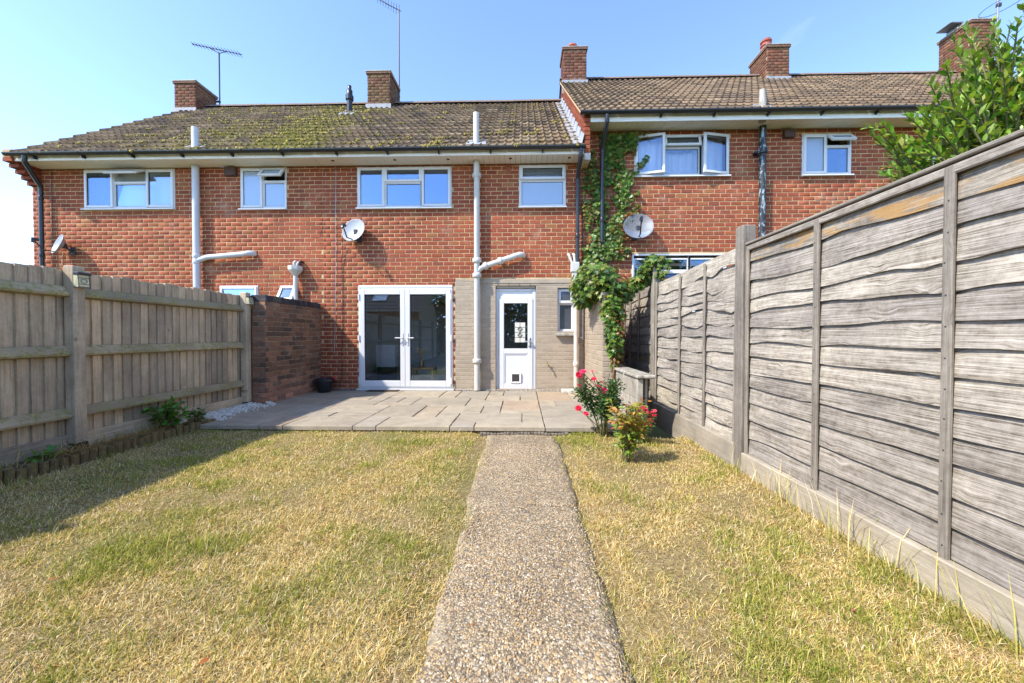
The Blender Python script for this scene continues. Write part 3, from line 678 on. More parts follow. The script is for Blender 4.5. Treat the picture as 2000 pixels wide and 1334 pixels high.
def gutter(house, xa, xb, z, label=None):
    m = MB(); n = 9; y0 = YE - .035; r = .052
    pr = [(y0 + r * math.cos(math.pi + math.pi * i / (n - 1)), z + r * math.sin(math.pi + math.pi * i / (n - 1))) for i in range(n)]
    pi = [(y0 + (r - .006) * math.cos(math.pi + math.pi * i / (n - 1)), z + (r - .006) * math.sin(math.pi + math.pi * i / (n - 1))) for i in range(n - 1, -1, -1)]
    m.prism(pr + pi, xa, xb, lambda a, b_, h: (h, a, b_))
    for e in (xa, xb): m.prism(pr, e - .004, e + .004, lambda a, b_, h: (h, a, b_))
    gt = m.build('gutter', 'black_plastic', house)
    x = xa + .5
    while x < xb - .1:
        b_ = MB(); b_.prism([(y0 + r * 1.1 * math.cos(math.pi + math.pi * i / 8), z + r * 1.1 * math.sin(math.pi + math.pi * i / 8)) for i in range(9)], x - .02, x + .02, lambda a, c, h: (h, a, c))
        b_.box(x - .012, x + .012, y0 + .03, 7.13, z - .085, z - .03); x += .95; b_.build('gutter_bracket', 'black_plastic', house)
def eaves(house, xa, xb, z, vents=(), drop=.02):
    """fascia and boarded soffit, z = underside level"""
    f = MB(); f.box(xa, xb, 7.09, 7.11, z - drop, z + .13, .004); f.build('fascia', 'soffit_white', house)
    s = MB(); x = xa
    while x < xb - .01:
        s.box(x + .0015, min(x + .098, xb), 7.112, 7.5, z, z + .01, .002); x += .1
    s.build('soffit', 'soffit_white', house)
    u = MB(); u.box(xa, xb, 7.112, 7.5, z + .012, z + .022); u.build('soffit_backing', 'gap_dark', house)
    for x in vents:
        v = MB(); v.lathe([(.0, -.006), (.026, -.006), (.032, -.002), (.032, .002)], 16, (x, 7.28, z)); v.build('soffit_vent', 'vent_brown', house, smooth=True)

def chimney(house, x0, x1, y0, y1, zb, zt, pot=None, dark=1.0, mosst=0.0, name='chimney', side='LR'):
    c = MB(); c.box(x0 + .012, x1 - .012, y0 + .012, y1 - .012, zb - .6, zt - .09); ch_ = c.build(name, 'chim_mortar', house)
    def cc():
        t = red(); f = dark * R.uniform(.6, 1.0); a = .5 if R.random() < mosst else 0.12
        gcol = (.17, .155, .06) if mosst else (.2, .14, .1)
        t = tuple(x * .6 + y * .4 for x, y in zip(t, (.2, .12, .09))); return tuple((x * (1 - a) + y * a) * f for x, y in zip(t, gcol))
    h = zt - .1 - (zb - .3); bl = lay((x0, y0, zb - .3), (1, 0, 0), (0, -1, 0), x1 - x0, h, colour=cc)
    if 'R' in side: bl += lay((x1, y0 + .03, zb - .3), (0, 1, 0), (1, 0, 0), y1 - y0 - .03, h, colour=cc, shift=.1)
    if 'L' in side: bl += lay((x0, y1, zb - .3), (0, -1, 0), (-1, 0, 0), y1 - y0 - .03, h, colour=cc, shift=.1)
    place_bricks(bl, ch_, 0)
    e = .025
    k = MB(); k.box(x0 - e, x1 + e, y0 - e, y1 + e, zt - .088, zt - .03, .004); k.build('cap_course', 'chim_cap', ch_)
    k = MB(); k.box(x0 - .035, x1 + .035, y0 - .035, y1 + .035, zt - .028, zt, .006); k.build('cap_slab', 'stained_concrete', ch_)
    l = MB(); l.box(x0 - .03, x1 + .03, y0 - .035, y0 - .005, zb - .35, zb + .02, .003); l.build('lead_apron', 'lead', ch_)
    if pot:
        px_, py_, r, hh, kind = pot; p = MB()
        if kind == 'plain': p.lathe([(r * 1.15, 0), (r, .05), (r * .95, hh * .7), (r * 1.1, hh * .75), (r * 1.05, hh * .9), (r * .6, hh), (0, hh)], 18, (px_, py_, zt))
        else:
            prof = []
            for i in range(4): prof += [(r * .85, hh * (i / 4)), (r * 1.1, hh * (i / 4) + .02), (r * 1.1, hh * (i / 4 + .12)), (r * .85, hh * (i / 4 + .16))]
            p.lathe(prof + [(r * .9, hh * .96), (r * .5, hh * 1.05), (0, hh * 1.08)], 18, (px_, py_, zt))
        smooth_auto(p.build('chimney_pot', 'terracotta', ch_))
    return ch_
plain('chim_mortar', (0.3, 0.23, 0.16), 0.95, 0.1, 0.3, 14, bmp=0.3)
plain('chim_cap', (0.16, 0.09, 0.065), 0.9, 0.15, 0.4, 16, bmp=0.3)
mk_glass('frosted_dark', (0.5, 0.52, 0.55), 0.12, 0.2, 0.8, (0.10, 0.105, 0.115))
plain('dark_glass_flap', (0.05, 0.045, 0.045), 0.25, 0.5, 0.1, 5)
plain('cream_panel', (0.62, 0.6, 0.5), 0.4, 0.4, 0.05, 20)
plain('lamp_cream', (0.6, 0.56, 0.36), 0.3, 0.5, 0.08, 20)
plain('dried_flower', (0.55, 0.4, 0.16), 0.9, 0.1, 0.2, 30)

# ------------------------------------------------------------------ the terrace of houses
ZA, ZC = 3.33, 3.93                               # soffit levels, lower and higher pair
XL, XAB, XBC, XCD, XR = fx(64, 420), -3.93, 1.19, 7.0, 15.0
ZB = -1.2
TCOL = [(.17, .118, .068), (.2, .14, .08), (.14, .1, .062), (.18, .122, .07), (.22, .16, .095), (.11, .08, .052)]
def front(house, xa, xb, zt, holes, paint=None, n_single=300, key=None):
    loc = [(h[0] - xa, h[1] - xa, h[2] - ZB, h[3] - ZB) for h in holes]
    m = MB(); o = (xa, FY, ZB); wall_sheet(m, o, (1, 0, 0), (0, -1, 0), xb - xa, zt - ZB, loc, 0.0065, 0.28)
    wl = m.build('wall', 'mortar', house)
    bh = list(loc)
    if paint: bh.append((paint[0] - xa, paint[1] - xa, paint[2] - ZB, paint[3] - ZB))
    bl = lay(o, (1, 0, 0), (0, -1, 0), xb - xa, zt - ZB, bh, red, shift=.05, z_off=0)
    place_bricks(bl, house, n_single, key=key)
    return wl
def shell(house, xa, xb, zt):
    m = MB()
    for z0, z1 in ((PZ + .04, 1.2), (1.4, zt)):
        m.add([(xa + .06, 7.78, z0), (xb - .06, 7.78, z0), (xb - .06, 10.2, z0), (xa + .06, 10.2, z0), (xa + .06, 7.78, z1), (xb - .06, 7.78, z1), (xb - .06, 10.2, z1), (xa + .06, 10.2, z1)],
              [(4, 7, 6, 5), (2, 3, 7, 6), (3, 0, 4, 7), (1, 2, 6, 5)])
    m.build('interior_wall', 'interior_paint', house)
    f = MB()
    for z in (PZ + .03, 1.39): f.box(xa + .06, xb - .06, 7.52, 10.9, z - .05, z)
    f.build('interior_floor', 'interior_floor', house)
    b = MB(); b.box(xa + .02, xb - .02, 10.95, 14.6, -1.4, zt - .05); b.build('rear_part', 'mortar', house)
def pipe(house, name, mat, pts, r, collars=(), cr=1.35):
    m = MB(); m.tube(pts, r, 14); p = m.build(name, mat, house, smooth=False); smooth_auto(p, 50)
    for c in collars:
        k = MB(); c = Vector(c); k.lathe([(r * .98, -.045), (r * cr * .85, -.045), (r * cr, -.03), (r * cr, .03), (r * cr * .85, .045), (r * .98, .045)], 16, c)
        smooth_auto(k.build('pipe_collar', mat, p), 50)
    return p
PY = 7.40
# ---- end house at the far left
hA = thing('brick_house', 'end of terrace brick house beyond the left fence, with a grey soil pipe', 'house', ((XL + XAB) / 2, 9, -1.2))
wA1, wA2 = (165, 331, 342, 408), (470, 328, 560, 408)
wA3, wA4 = (430, 558, 505, 680), (548, 558, 582, 650)
H = [rect(*w_) for w_ in (wA1, wA2, wA3, wA4)]
front(hA, XL, XAB, ZA, H); shell(hA, XL, XAB, ZA)
window(hA, wA1, [(165, 331, 223, 408, 'side'[:4] + 'L0', 'glass_door'), (223, 331, 287, 357, 'top58', 'glass_door'), (223, 357, 287, 408, 'fixed', 'glass_door'), (287, 331, 342, 408, 'sideR0', 'glass_door')], curtain=('flat', 0.0, 1.0, 'blind_or_cloud_grey'))  # pale grey sheet behind the panes stands in for reflected cloud
window(hA, wA2, [(470, 328, 514, 408, 'sideL0', 'frosted_glass'), (514, 328, 560, 355, 'top38', 'frosted_glass'), (514, 355, 560, 408, 'fixed', 'frosted_glass')])
window(hA, wA3, [(430, 558, 505, 590, 'sideL0'), (430, 590, 505, 680, 'fixed')])
window(hA, wA4, [(548, 558, 582, 592, 'top30'), (548, 592, 582, 650, 'fixed')])
xra = UY(22, 303, YE).x
roof(hA, xra, XAB, 3.41, TCOL, verge_l=True)
gutter(hA, UY(10, 300, 7.0).x, XAB, 3.415); eaves(hA, XL + .1, XAB, ZA)
g = MB(); gy = []                                      # gable end wall
g.prism([(7.51, ZB), (14.6, ZB), (14.6, ZA), (11.1, 6.5), (7.51, 3.6)], XL + .008, XL + .1, lambda a, b_, h: (h, a, b_)); g.build('gable_wall', 'mortar', hA)
gl = [b_ for b_ in lay((XL, 14.6, ZB), (0, -1, 0), (-1, 0, 0), 14.6 - 7.54, 7.9) if b_[0].z < 3.29 + (11.1 - 7.03 - abs(b_[0].y - 11.1)) * math.tan(PIT)]
place_bricks(gl, hA, 0, massname='gable_brickwork')
for i in range(5):                                     # corbelled kneeler at the eaves
    y1 = 7.5 - .003; y0 = 7.5 - .088 * (i + 1); z0 = ZA + .05 - (5 - i) * CH
    c = red(); k = MB(); k.box(XL - .002, XL + .2, y0, y1 - .0, z0, z0 + CH - .008, .004); o = k.build('corbel_brick', 'brick', hA); o.color = c + (1,)
k = MB(); k.box(XL + .005, XL + .195, 7.06, 7.5, ZA + .05, ZA + .19); k.build('kneeler_top', 'mortar', hA)
chimney(hA, UY(340, 180, 10.7).x, UY(382, 180, 10.7).x, 10.7, 11.45, 6.4, UY(360, 157, 10.7).z, dark=.8, mosst=.1, side='R')
x = UY(80, 400, PY).x; zg = 3.33
pipe(hA, 'downpipe', 'black_plastic', [(UY(47, 310, 6.99).x, 6.995, 3.36), (UY(47, 310, 6.99).x, 6.995, 3.26), (x, PY, 2.95), (x, PY, 2.8), (x, PY, -1.1)], .036, [(x, PY, 2.72), (x, PY, 1.6)], 1.2)
x = fx(383, 430, PY); zj = UY(383, 505, PY).z
pA = pipe(hA, 'soil_pipe', 'grey_plastic', [(x, PY, ZA + .02), (x, PY, -1.1)], .062, [(x, PY, zj + .05), (x, PY, zj - .07)], 1.14)
b = MB(); e = UY(489, 494, PY); b.tube([(x, PY, zj - .05), (x + .14, PY, zj + .0), (x + .22, PY, zj + .025), (e.x - .12, PY, e.z - .02), (e.x - .04, PY + .01, e.z), (e.x, PY + .04, e.z), (e.x + .01, 7.52, e.z)], .05, 14)
smooth_auto(b.build('waste_branch', 'grey_plastic', pA), 50)
def roof_vent(house, px, ytop, ybase, Y, r, mat, dz=0):
    t = UY(px, ytop, Y); b_ = UY(px, ybase, Y); m = MB(); m.tube([(t.x, Y, b_.z - .15), (t.x, Y, t.z)], r, 14); o = m.build('vent_pipe', mat, house); smooth_auto(o, 50)
    s = MB(); zz = 3.45 + dz + (Y - YE) * math.tan(PIT); s.add([(t.x - .2, Y - .12, zz - .09), (t.x + .2, Y - .12, zz - .09), (t.x + .16, Y + .12, zz + .11), (t.x - .16, Y + .12, zz + .11)], [(0, 1, 2, 3)]); s.build('vent_flashing', 'lead', o)
roof_vent(hA, 381, 249, 293, 7.22, .06, 'grey_plastic')
def box_vent(house, px0, py0, px1, py1, mat='vent_brown'):
    x0, x1, z0, z1 = rect(px0, py0, px1, py1); m = MB(); m.box(x0, x1, 7.42, 7.515, z0, z1, .006)
    for i in range(3): m.box(x0 + .02, x1 - .02, 7.412, 7.419, z0 + .02 + i * .04, z0 + .04 + i * .04)
    m.build('air_vent', mat, house)
box_vent(hA, 443, 329, 464, 345)
# hopper head on a cream pipe
h = UY(577, 525, PY); hp = MB(); hp.lathe([(.05, -.13), (.075, -.1), (.13, -.03), (.135, 0), (.135, .05), (.12, .05), (.115, .0), (.05, -.06)], 8, (h.x, PY, h.z))
hh = hp.build('hopper_head', 'cream_iron', hA)
m = MB(); m.tube([(h.x, PY, h.z - .1), (h.x, PY, -1.1)], .042, 12); smooth_auto(m.build('downpipe', 'cream_iron', hA), 50)
for dx, dz, mt in ((-.03, .12, 'grey_plastic'), (.04, .1, 'cream_iron'), (.09, .12, 'black_plastic')):
    m = MB(); m.tube([(h.x + dx * .6, PY, h.z - .02), (h.x + dx, PY, h.z + dz), (h.x + dx, PY + .04, h.z + dz + .03), (h.x + dx, 7.53, h.z + dz + .03)], .021, 10); m.build('waste_pipe', mt, hh)

# ---- middle house, the one this garden belongs to
hB = thing('brick_house', 'middle red brick house with white french doors and a back door in taupe painted brickwork', 'house', ((XAB + XBC) / 2, 9, -1.2))
wB1, wB2 = (698, 326, 882, 406), (1014, 322, 1105, 404)
dF, dK, wB3 = (701, 557, 884, 758), (968, 556, 1047, 763), (1089, 562, 1122, 648)
PNT = (fx(889, 650), XBC - .0, ZB, UY(1000, 545, FY).z)
H = [rect(*w_) for w_ in (wB1, wB2, dF, dK, wB3)]
front(hB, XAB, XBC, ZA, H, PNT, 300, key=lambda b_: (b_[0].x + .4) ** 2 * .5 + (b_[0].z - .8) ** 2 - (5 if abs(b_[2] - 1) < .1 else 0)); shell(hB, XAB, XBC, ZA)
m = MB(); wall_sheet(m, (PNT[0], FY, PNT[2]), (1, 0, 0), (0, -1, 0), PNT[1] - PNT[0], PNT[3] - PNT[2], [(h[0] - PNT[0], h[1] - PNT[0], h[2] - PNT[2], h[3] - PNT[2]) for h in H[3:5]], .0025, .12)
m.build('painted_wall', 'taupe_paint', hB)
zl = UY(1000, 553.5, FY).z
xk0, xk1 = H[3][0], H[3][1]; xw0, xw1 = H[4][0], H[4][1]
ph = [(h[0] - PNT[0], h[1] - PNT[0], h[2] - ZB, h[3] - ZB) for h in H[3:5]] + [(fx(943) - PNT[0], 9, zl - ZB, 9)]
place_bricks(lay((PNT[0], FY, ZB), (1, 0, 0), (0, -1, 0), PNT[1] - PNT[0], PNT[3] - ZB, ph, taupe, shift=.1), hB, 300, 'painted_brick', massname='painted_brickwork')
m = MB(); m.box(fx(943), PNT[1] - .01, 7.488, 7.52, zl, PNT[3], .006); m.build('lintel', 'taupe_paint', hB)
m = MB(); m.box(xk0 + .01, xk1 - .01, 7.53, 7.6, UY(1000, 563, FY).z + .005, H[3][3] - .003, .004); m.build('door_lintel', 'taupe_paint', hB)
window(hB, wB1, [(698, 326, 752, 406, 'sideL0'), (752, 326, 824, 356, 'top0'), (752, 356, 824, 406, 'fixed'), (824, 326, 882, 406, 'sideR0')], curtain=('flat', .31, .68, 'gap_dark'))
window(hB, wB2, [(1014, 322, 1105, 352, 'top4', 'glass'), (1014, 352, 1105, 404, 'fixed', 'frosted_glass')], curtain=('flat', 0, 1, 'blind_or_cloud_grey'))
p = UY(1079, 392, 7.66); m = MB(); m.lathe([(0, -.07)] + [(.07 * math.sin(math.pi * i / 10), -.07 * math.cos(math.pi * i / 10)) for i in range(1, 10)] + [(0, .07)], 18, (p.x, 7.62, p.z)); o = m.build('white_ball', 'upvc', None, smooth=True)
tag(o, 'white ball on the sill behind the frosted bathroom window', 'ball')
# small window with stone sill
w3 = window(hB, wB3, [(1089, 562, 1122, 592, 'top2', 'frosted_dark'), (1089, 592, 1122, 648, 'fixed', 'frosted_dark')], sill=False, proud=-.07) if 'frosted_dark' in M else None
m = MB(); xs0, xs1 = fx(1085, 650), fx(1124, 650); zs = UY(1100, 656, FY).z
m.box(xs0, min(xs1, XBC - .03), 7.41, 7.6, zs, zs + .055, .008); m.build('window_sill', 'stained_concrete', hB)
roof(hB, XAB, 1.13, 3.41, TCOL); gutter(hB, XAB, UY(1143, 300, 7).x, 3.415)
eaves(hB, XAB, 1.17, ZA, [UY(px, 313, 7.28).x for px in (650, 771, 875, 997, 1112)])
chimney(hB, UY(717, 180, 10.7).x, UY(762, 180, 10.7).x, 10.7, 11.5, 6.42, UY(740, 138, 10.7).z, dark=.75, mosst=.55, side='R')
x = fx(931.5, 500, PY)
z = lambda py, px=932: UY(px, py, PY).z
pB = pipe(hB, 'soil_pipe', 'cream_iron', [(x + .0, 7.36, ZA + .02), (x + .0, 7.36, z(342)), (x, PY, z(352)), (x, PY, PZ + .02)], .056, [(x, PY, z(343)), (x, PY, z(509)), (x, PY, z(538)), (x, PY, z(705))], 1.55)
m = MB(); m.tube([(x, 7.357, ZA + .021), (x, 7.357, z(342) + .06)], .0575, 14); smooth_auto(m.build('pipe_top', 'peeling_cream', pB), 50)
b = MB(); a, e = UY(944, 521, PY), UY(1015, 497, PY); dv = (e - a).normalized()
b.tube([(x, PY, z(532)), (x + .07, PY, z(524)), a, e, e + Vector((.06, .05, .0)), (e.x + .075, 7.53, e.z - .01)], .05, 14)
br = b.build('waste_branch', 'peeling_cream', pB); smooth_auto(br, 50)
for t in (.06, .47):
    c = a.lerp(e, t); b = MB(); b.tube([c - dv * .04, c - dv * .03, c + dv * .03, c + dv * .04], [.06, .072, .072, .06], 14); smooth_auto(b.build('branch_collar', 'peeling_cream', br), 50)
x = fx(1128, 400, PY); zb_ = UY(1128, 513, PY).z
pipe(hB, 'downpipe', 'black_plastic', [(x, 6.995, 3.36), (x, 6.995, 3.24), (x, PY - .02, 3.02), (x, PY, 2.9), (x, PY, zb_)], .036, [(x, PY, 2.95), (x, PY, 1.9)], 1.2)
hx = UY(1122, 525, PY); m = MB(); m.box(hx.x - .07, hx.x + .09, 7.33, 7.49, hx.z - .07, hx.z + .12, .012); m.box(hx.x - .045, hx.x + .05, 7.35, 7.48, hx.z - .3, hx.z - .071, .01); hb = m.build('hopper_head', 'cream_iron', hB)
for dx, d2 in ((-.1, -.02), (.0, .03)):
    m = MB(); m.tube([(hx.x + d2 - .02, 7.41, hx.z + .1), (hx.x + dx, 7.42, hx.z + .26), (hx.x + dx - .01, 7.45, hx.z + .285), (hx.x + dx - .01, 7.53, hx.z + .29)], .024, 10); m.build('waste_pipe', 'cream_iron', hb)
x = fx(1125, 650, PY); pipe(hB, 'waste_pipe', 'beige_pipe', [(x, PY, hx.z - .25), (x, PY, PZ + .03)], .044, [(x, PY, UY(1125, 570, PY).z), (x, PY, UY(1125, 711, PY).z)], 1.3)
x0, x1, z0, z1 = rect(989, 321, 998, 340); m = MB(); m.box(x0, x1, 7.494, 7.52, z0, z1)
for i in range(5):
    for j in range(3): m.box(x0 + .012 + j * .024, x0 + .024 + j * .024, 7.488, 7.4935, z0 + .012 + i * .036, z0 + .03 + i * .036)
m.build('air_brick', 'air_brick', hB)
# flue through the ridge
fl = UY(683, 217, 10.2); m = MB(); zt = UY(683, 168, 10.2).z; zf = fl.z
m.lathe([(.07, -.2), (.07, .28), (.1, .29), (.1, .40), (.075, .42), (.075, zt - zf - .12), (.045, zt - zf - .09), (.05, zt - zf), (0, zt - zf)], 16, (fl.x, 10.2, zf)); fo = m.build('flue_terminal', 'black_plastic', hB); smooth_auto(fo, 50)
m = MB(); m.add([(fl.x - .22, 9.85, 3.47 + 2.82 * math.tan(PIT) - .01), (fl.x + .22, 9.85, 3.47 + 2.82 * math.tan(PIT) - .01), (fl.x + .16, 10.35, 3.47 + 3.32 * math.tan(PIT)), (fl.x - .16, 10.35, 3.47 + 3.32 * math.tan(PIT))], [(0, 1, 2, 3)]); m.build('flue_flashing', 'lead', fo)
roof_vent(hB, 930, 221, 289, 7.25, .056, 'cream_iron')
# lead flashing stepped up the roof against the higher house
for i in range(10):
    y0 = 7.05 + i * .405; y1 = y0 + .43; m = MB(); zz = lambda y, k: 3.455 + .012 * k + (y - YE) * math.tan(PIT)
    m.add([(.93, y0, zz(y0, 1)), (1.085, y0, zz(y0, 1.6)), (1.085, y1, zz(y1, .4)), (.93, y1, zz(y1, .0))], [(0, 1, 2, 3)])
    m.add([(1.085, y0, zz(y0, 1.6)), (1.124, y0, zz(y0, 1) + .17), (1.124, y1, zz(y1, 0) + .13), (1.085, y1, zz(y1, .4))], [(0, 1, 2, 3)])
    m.build('lead_flashing', 'lead', hB)

# ---- french doors
x0, x1, z0, z1 = rect(*dF); fd = MB(); yf = 7.488
zh = z1 - .055
fd.box(x0, x1, yf - .006, 7.6, zh, z1, .006); fd.ring(x0, x1, z0, zh - .001, .045, yf, 7.57, .005)
door = fd.build('french_door', 'upvc', hB)
s = MB(); s.prism([(yf - .06, z0 - .035), (yf - .06, z0 - .012), (7.58, z0 + .0), (7.58, z0 - .04)], x0 - .03, x1 + .03, lambda a, b_, h: (h, a, b_)); s.build('threshold', 'upvc', door)
xm = (x0 + x1) / 2
for a, b_, s_ in ((x0 + .03, xm - .002, -1), (xm + .002, x1 - .03, 1)):
    lf = MB(); c, d = z0 + .03, zh - .025; yl = yf - .018
    lf.box(a, a + .095, yl, yl + .06, c, d, .008); lf.box(b_ - .095, b_, yl, yl + .06, c, d, .008); lf.box(a + .0955, b_ - .0955, yl + .001, yl + .059, c, c + .12, .008); lf.box(a + .0955, b_ - .0955, yl + .001, yl + .059, d - .105, d, .008)
    lf.build('door_leaf', 'upvc', door)
    gk = MB(); gk.ring(a + .0955, b_ - .0955, c + .12, d - .105, .012, yl + .012, yl + .04, .003); gk.build('gasket', 'gap_dark', door)
    p = MB(); p.box(a + .1, b_ - .1, yl + .022, yl + .03, c + .125, d - .11); p.build('pane', 'glass_door', door)
    hxx = (b_ - .05) if s_ < 0 else (a + .05); hz = UY(790, 660, FY).z
    hd = MB(); hd.box(hxx - .016, hxx + .016, yl - .012, yl, hz - .15, hz + .1, .008); hd.tube([(hxx, yl - .01, hz), (hxx, yl - .055, hz), (hxx + s_ * .02, yl - .06, hz), (hxx + s_ * .13, yl - .06, hz)], .011, 10)
    hd.build('handle', 'upvc', door)
    kh = MB(); kh.tube([(hxx, yl - .016, hz - .085), (hxx, yl - .01, hz - .085)], .009, 10); kh.build('keyhole', 'metal_grey', door)
    for zz in (c + .12, (c + d) / 2, d - .15):
        hg = MB(); xh = (a - .012) if s_ < 0 else (b_ + .012); hg.tube([(xh, yl - .008, zz - .06), (xh, yl - .008, zz + .06)], .013, 10); hg.box(xh - .025, xh + .025, yl + .001, yl + .012, zz - .05, zz + .05, .004); hg.build('hinge', 'upvc', door)
m = MB(); p = UZ(750, 766, PZ); m.box(fx(722), fx(782), 7.26, 7.42, PZ + .003, PZ + .018, .005); o = m.build('doormat', 'mat_brown'); tag(o, 'thin dark brown doormat lying on the paving under the french doors', 'doormat')
# ---- back door
x0, x1, z0, z1 = rect(968, 563, 1047, 763); kd = MB(); yf = 7.565
zt2 = UY(1008, 583, FY).z
kd.box(x0, x0 + .06, yf, yf + .07, z0, z1, .006); kd.box(x1 - .06, x1, yf, yf + .07, z0, z1, .006); kd.box(x0 + .0605, x1 - .0605, yf + .001, yf + .07, zt2, zt2 + .05, .006); kd.box(x0 + .0605, x1 - .0605, yf + .001, yf + .07, z1 - .05, z1, .006)
kd.box(x0 + .0605, x1 - .0605, yf + .02, yf + .05, zt2 + .0505, z1 - .0505); kd.box(x0 + .0605, x1 - .0605, yf + .001, yf + .07, z0, z0 + .02, .004)
bd = kd.build('back_door', 'upvc', hB)
a, b_, c, d = x0 + .062, x1 - .062, z0 + .022, zt2 - .002
gz0, gz1 = UY(1008, 681, FY).z, UY(1008, 592, FY).z; pz0, pz1 = c + .1, gz0 - .1
lf = MB(); yl = yf - .012; st = .1
lf.box(a, a + st, yl, yl + .06, c, d, .006); lf.box(b_ - st, b_, yl, yl + .06, c, d, .006)
for q0, q1 in ((c, pz0), (pz1, gz0), (gz1, d)): lf.box(a + st + .0005, b_ - st - .0005, yl + .001, yl + .059, q0, q1, .006)
lf.build('door_leaf', 'upvc', bd)
pn = MB(); pn.box(a + st + .001, b_ - st - .001, yl + .018, yl + .04, pz0 + .001, pz1 - .001); pn.ring(a + st + .001, b_ - st - .001, pz0 + .001, pz1 - .001, .016, yl + .006, yl + .0175, .003); pn.build('door_panel', 'upvc', bd)
gk = MB(); gk.ring(a + st + .001, b_ - st - .001, gz0 + .001, gz1 - .001, .012, yl + .01, yl + .05, .003); gk.build('gasket', 'gap_dark', bd)
p = MB(); p.box(a + st + .013, b_ - st - .013, yl + .022, yl + .03, gz0 + .013, gz1 - .013); p.build('pane', 'glass_door', bd)
hz = UY(1038, 667, FY).z; hxx = b_ - .05; hd = MB(); hd.box(hxx - .015, hxx + .015, yl - .01, yl, hz - .13, hz + .07, .006); hd.tube([(hxx, yl - .008, hz), (hxx, yl - .05, hz), (hxx - .02, yl - .055, hz), (hxx - .12, yl - .055, hz)], .01, 10); hd.build('handle', 'chrome', bd)
cf = MB(); cx, cz = UY(1007.5, 739, FY).x, UY(1007.5, 739, FY).z; cf.ring(cx - .105, cx + .105, cz - .105, cz + .105, .032, yl - .012, yl + .02, .012); cfo = cf.build('cat_flap', 'soffit_white', bd)
cf = MB(); cf.box(cx - .073, cx + .073, yl + .0, yl + .017, cz - .073, cz + .073, .004); cf.build('flap', 'dark_glass_flap', cfo)
# leaded panel hung inside the glass
x0, x1, z0, z1 = rect(1005, 629, 1026, 669); yq = yl + .012
m = MB(); m.box(x0, x1, yq, yq + .006, z0, z1); lp = m.build('leaded_panel', 'cream_panel'); tag(lp, 'small cream leaded glass panel with two diamond motifs hung in the back door window', 'glass panel')
m = MB(); y2 = yq - .002
for t in (.0, .5, 1.0): m.tube([(x0 + (x1 - x0) * t, y2, z0), (x0 + (x1 - x0) * t, y2, z1)], .003, 6)
for t in (0, .25, .5, .75, 1): m.tube([(x0, y2, z0 + (z1 - z0) * t), (x1, y2, z0 + (z1 - z0) * t)], .003, 6)
cx = (x0 + x1) / 2
for cz in (z0 + (z1 - z0) * .36, z0 + (z1 - z0) * .66):
    for s_ in (1, .6):
        m.tube([(cx, y2, cz - .055 * s_), (cx + .05 * s_, y2, cz), (cx, y2, cz + .055 * s_), (cx - .05 * s_, y2, cz), (cx, y2, cz - .055 * s_)], .004, 6)
    m.tube([(cx + .04 * math.cos(i * .63), y2, cz + .04 * math.sin(i * .63)) for i in range(11)], .004, 6)
m.build('lead_strip', 'dark_metal', lp)
# tap on the painted wall
t = UY(1069, 711, FY); m = MB(); m.tube([(t.x, 7.5, t.z), (t.x, 7.42, t.z), (t.x, 7.4, t.z - .015), (t.x, 7.395, t.z - .05)], .012, 10); m.tube([(t.x, 7.44, t.z), (t.x, 7.44, t.z + .04)], .007, 8); m.box(t.x - .025, t.x + .025, 7.434, 7.446, t.z + .04, t.z + .05, .003)
o = m.build('garden_tap', 'brass'); tag(o, 'small brass garden tap sticking out of the taupe painted wall', 'tap')
p = UY(1113, 757, 7.36); m = MB(); m.box(p.x - .16, p.x + .12, 7.2, 7.46, PZ - .01, PZ + .05, .015); m.box(p.x - .1, p.x + .1, 7.26, 7.4, PZ + .051, PZ + .056); o = m.build('drain_surround', 'pale_concrete'); tag(o, 'pale concrete drain surround at the foot of the beige waste pipe', 'drain')

# ---- higher house on the right
hC = thing('brick_house', 'taller brick house right of the ivy, with a peeling black soil pipe', 'house', ((XBC + XCD) / 2, 9, -1.2))
wC1, wC2, wC3 = (1239, 263, 1424, 344), (1566, 262, 1662, 342), (1234, 496, 1418, 700)
H = [rect(*w_) for w_ in (wC1, wC2, wC3)]
front(hC, XBC, XCD, ZC, H, n_single=300, key=lambda b_: (b_[0].x - 3.6) ** 2 * .45 + (b_[0].z - 2.3) ** 2 - (5 if abs(b_[2] - 1) < .1 else 0)); shell(hC, XBC, XCD, ZC)
window(hC, wC1, [(1239, 263, 1296, 344, 'sideL12', 'glass_door'), (1296, 263, 1368, 288, 'top12', 'glass_door'), (1296, 288, 1368, 344, 'fixed', 'glass_door'), (1368, 263, 1424, 344, 'sideR12', 'glass_door')], curtain=('pleat', .03, .97, 'cloth_white'))
window(hC, wC2, [(1566, 262, 1613, 342, 'sideL0', 'frosted_glass'), (1613, 262, 1662, 286, 'top42', 'frosted_glass'), (1613, 286, 1662, 342, 'fixed', 'glass')])
window(hC, wC3, [(1234, 504, 1290, 700, 'fixed', 'glass_door'), (1290, 504, 1345, 530, 'fixed', 'glass_door'), (1290, 530, 1345, 640, 'top18', 'glass_door'), (1290, 640, 1345, 700, 'fixed', 'glass_door'), (1345, 504, 1418, 700, 'fixed', 'glass_door')])
TC2 = [(.155, .105, .062), (.175, .12, .072), (.135, .096, .06), (.165, .115, .07), (.19, .136, .084), (.11, .078, .052)]
yr, zr = roof(hC, 1.07, XCD, 4.01, TC2, verge_l=True)
gutter(hC, UY(1134, 235, 7).x, XCD, 4.02); eaves(hC, 1.24, XCD, ZC, (), .045)
m = MB(); x = 1.25
while x < XCD: m.box(x, x + .05, 7.105, 7.13, ZC - .022, ZC - .004); x += .07
m.build('soffit_vent', 'gap_dark', hC)
g = MB(); t40 = math.tan(PIT)                           # gable wall rising above the lower roof
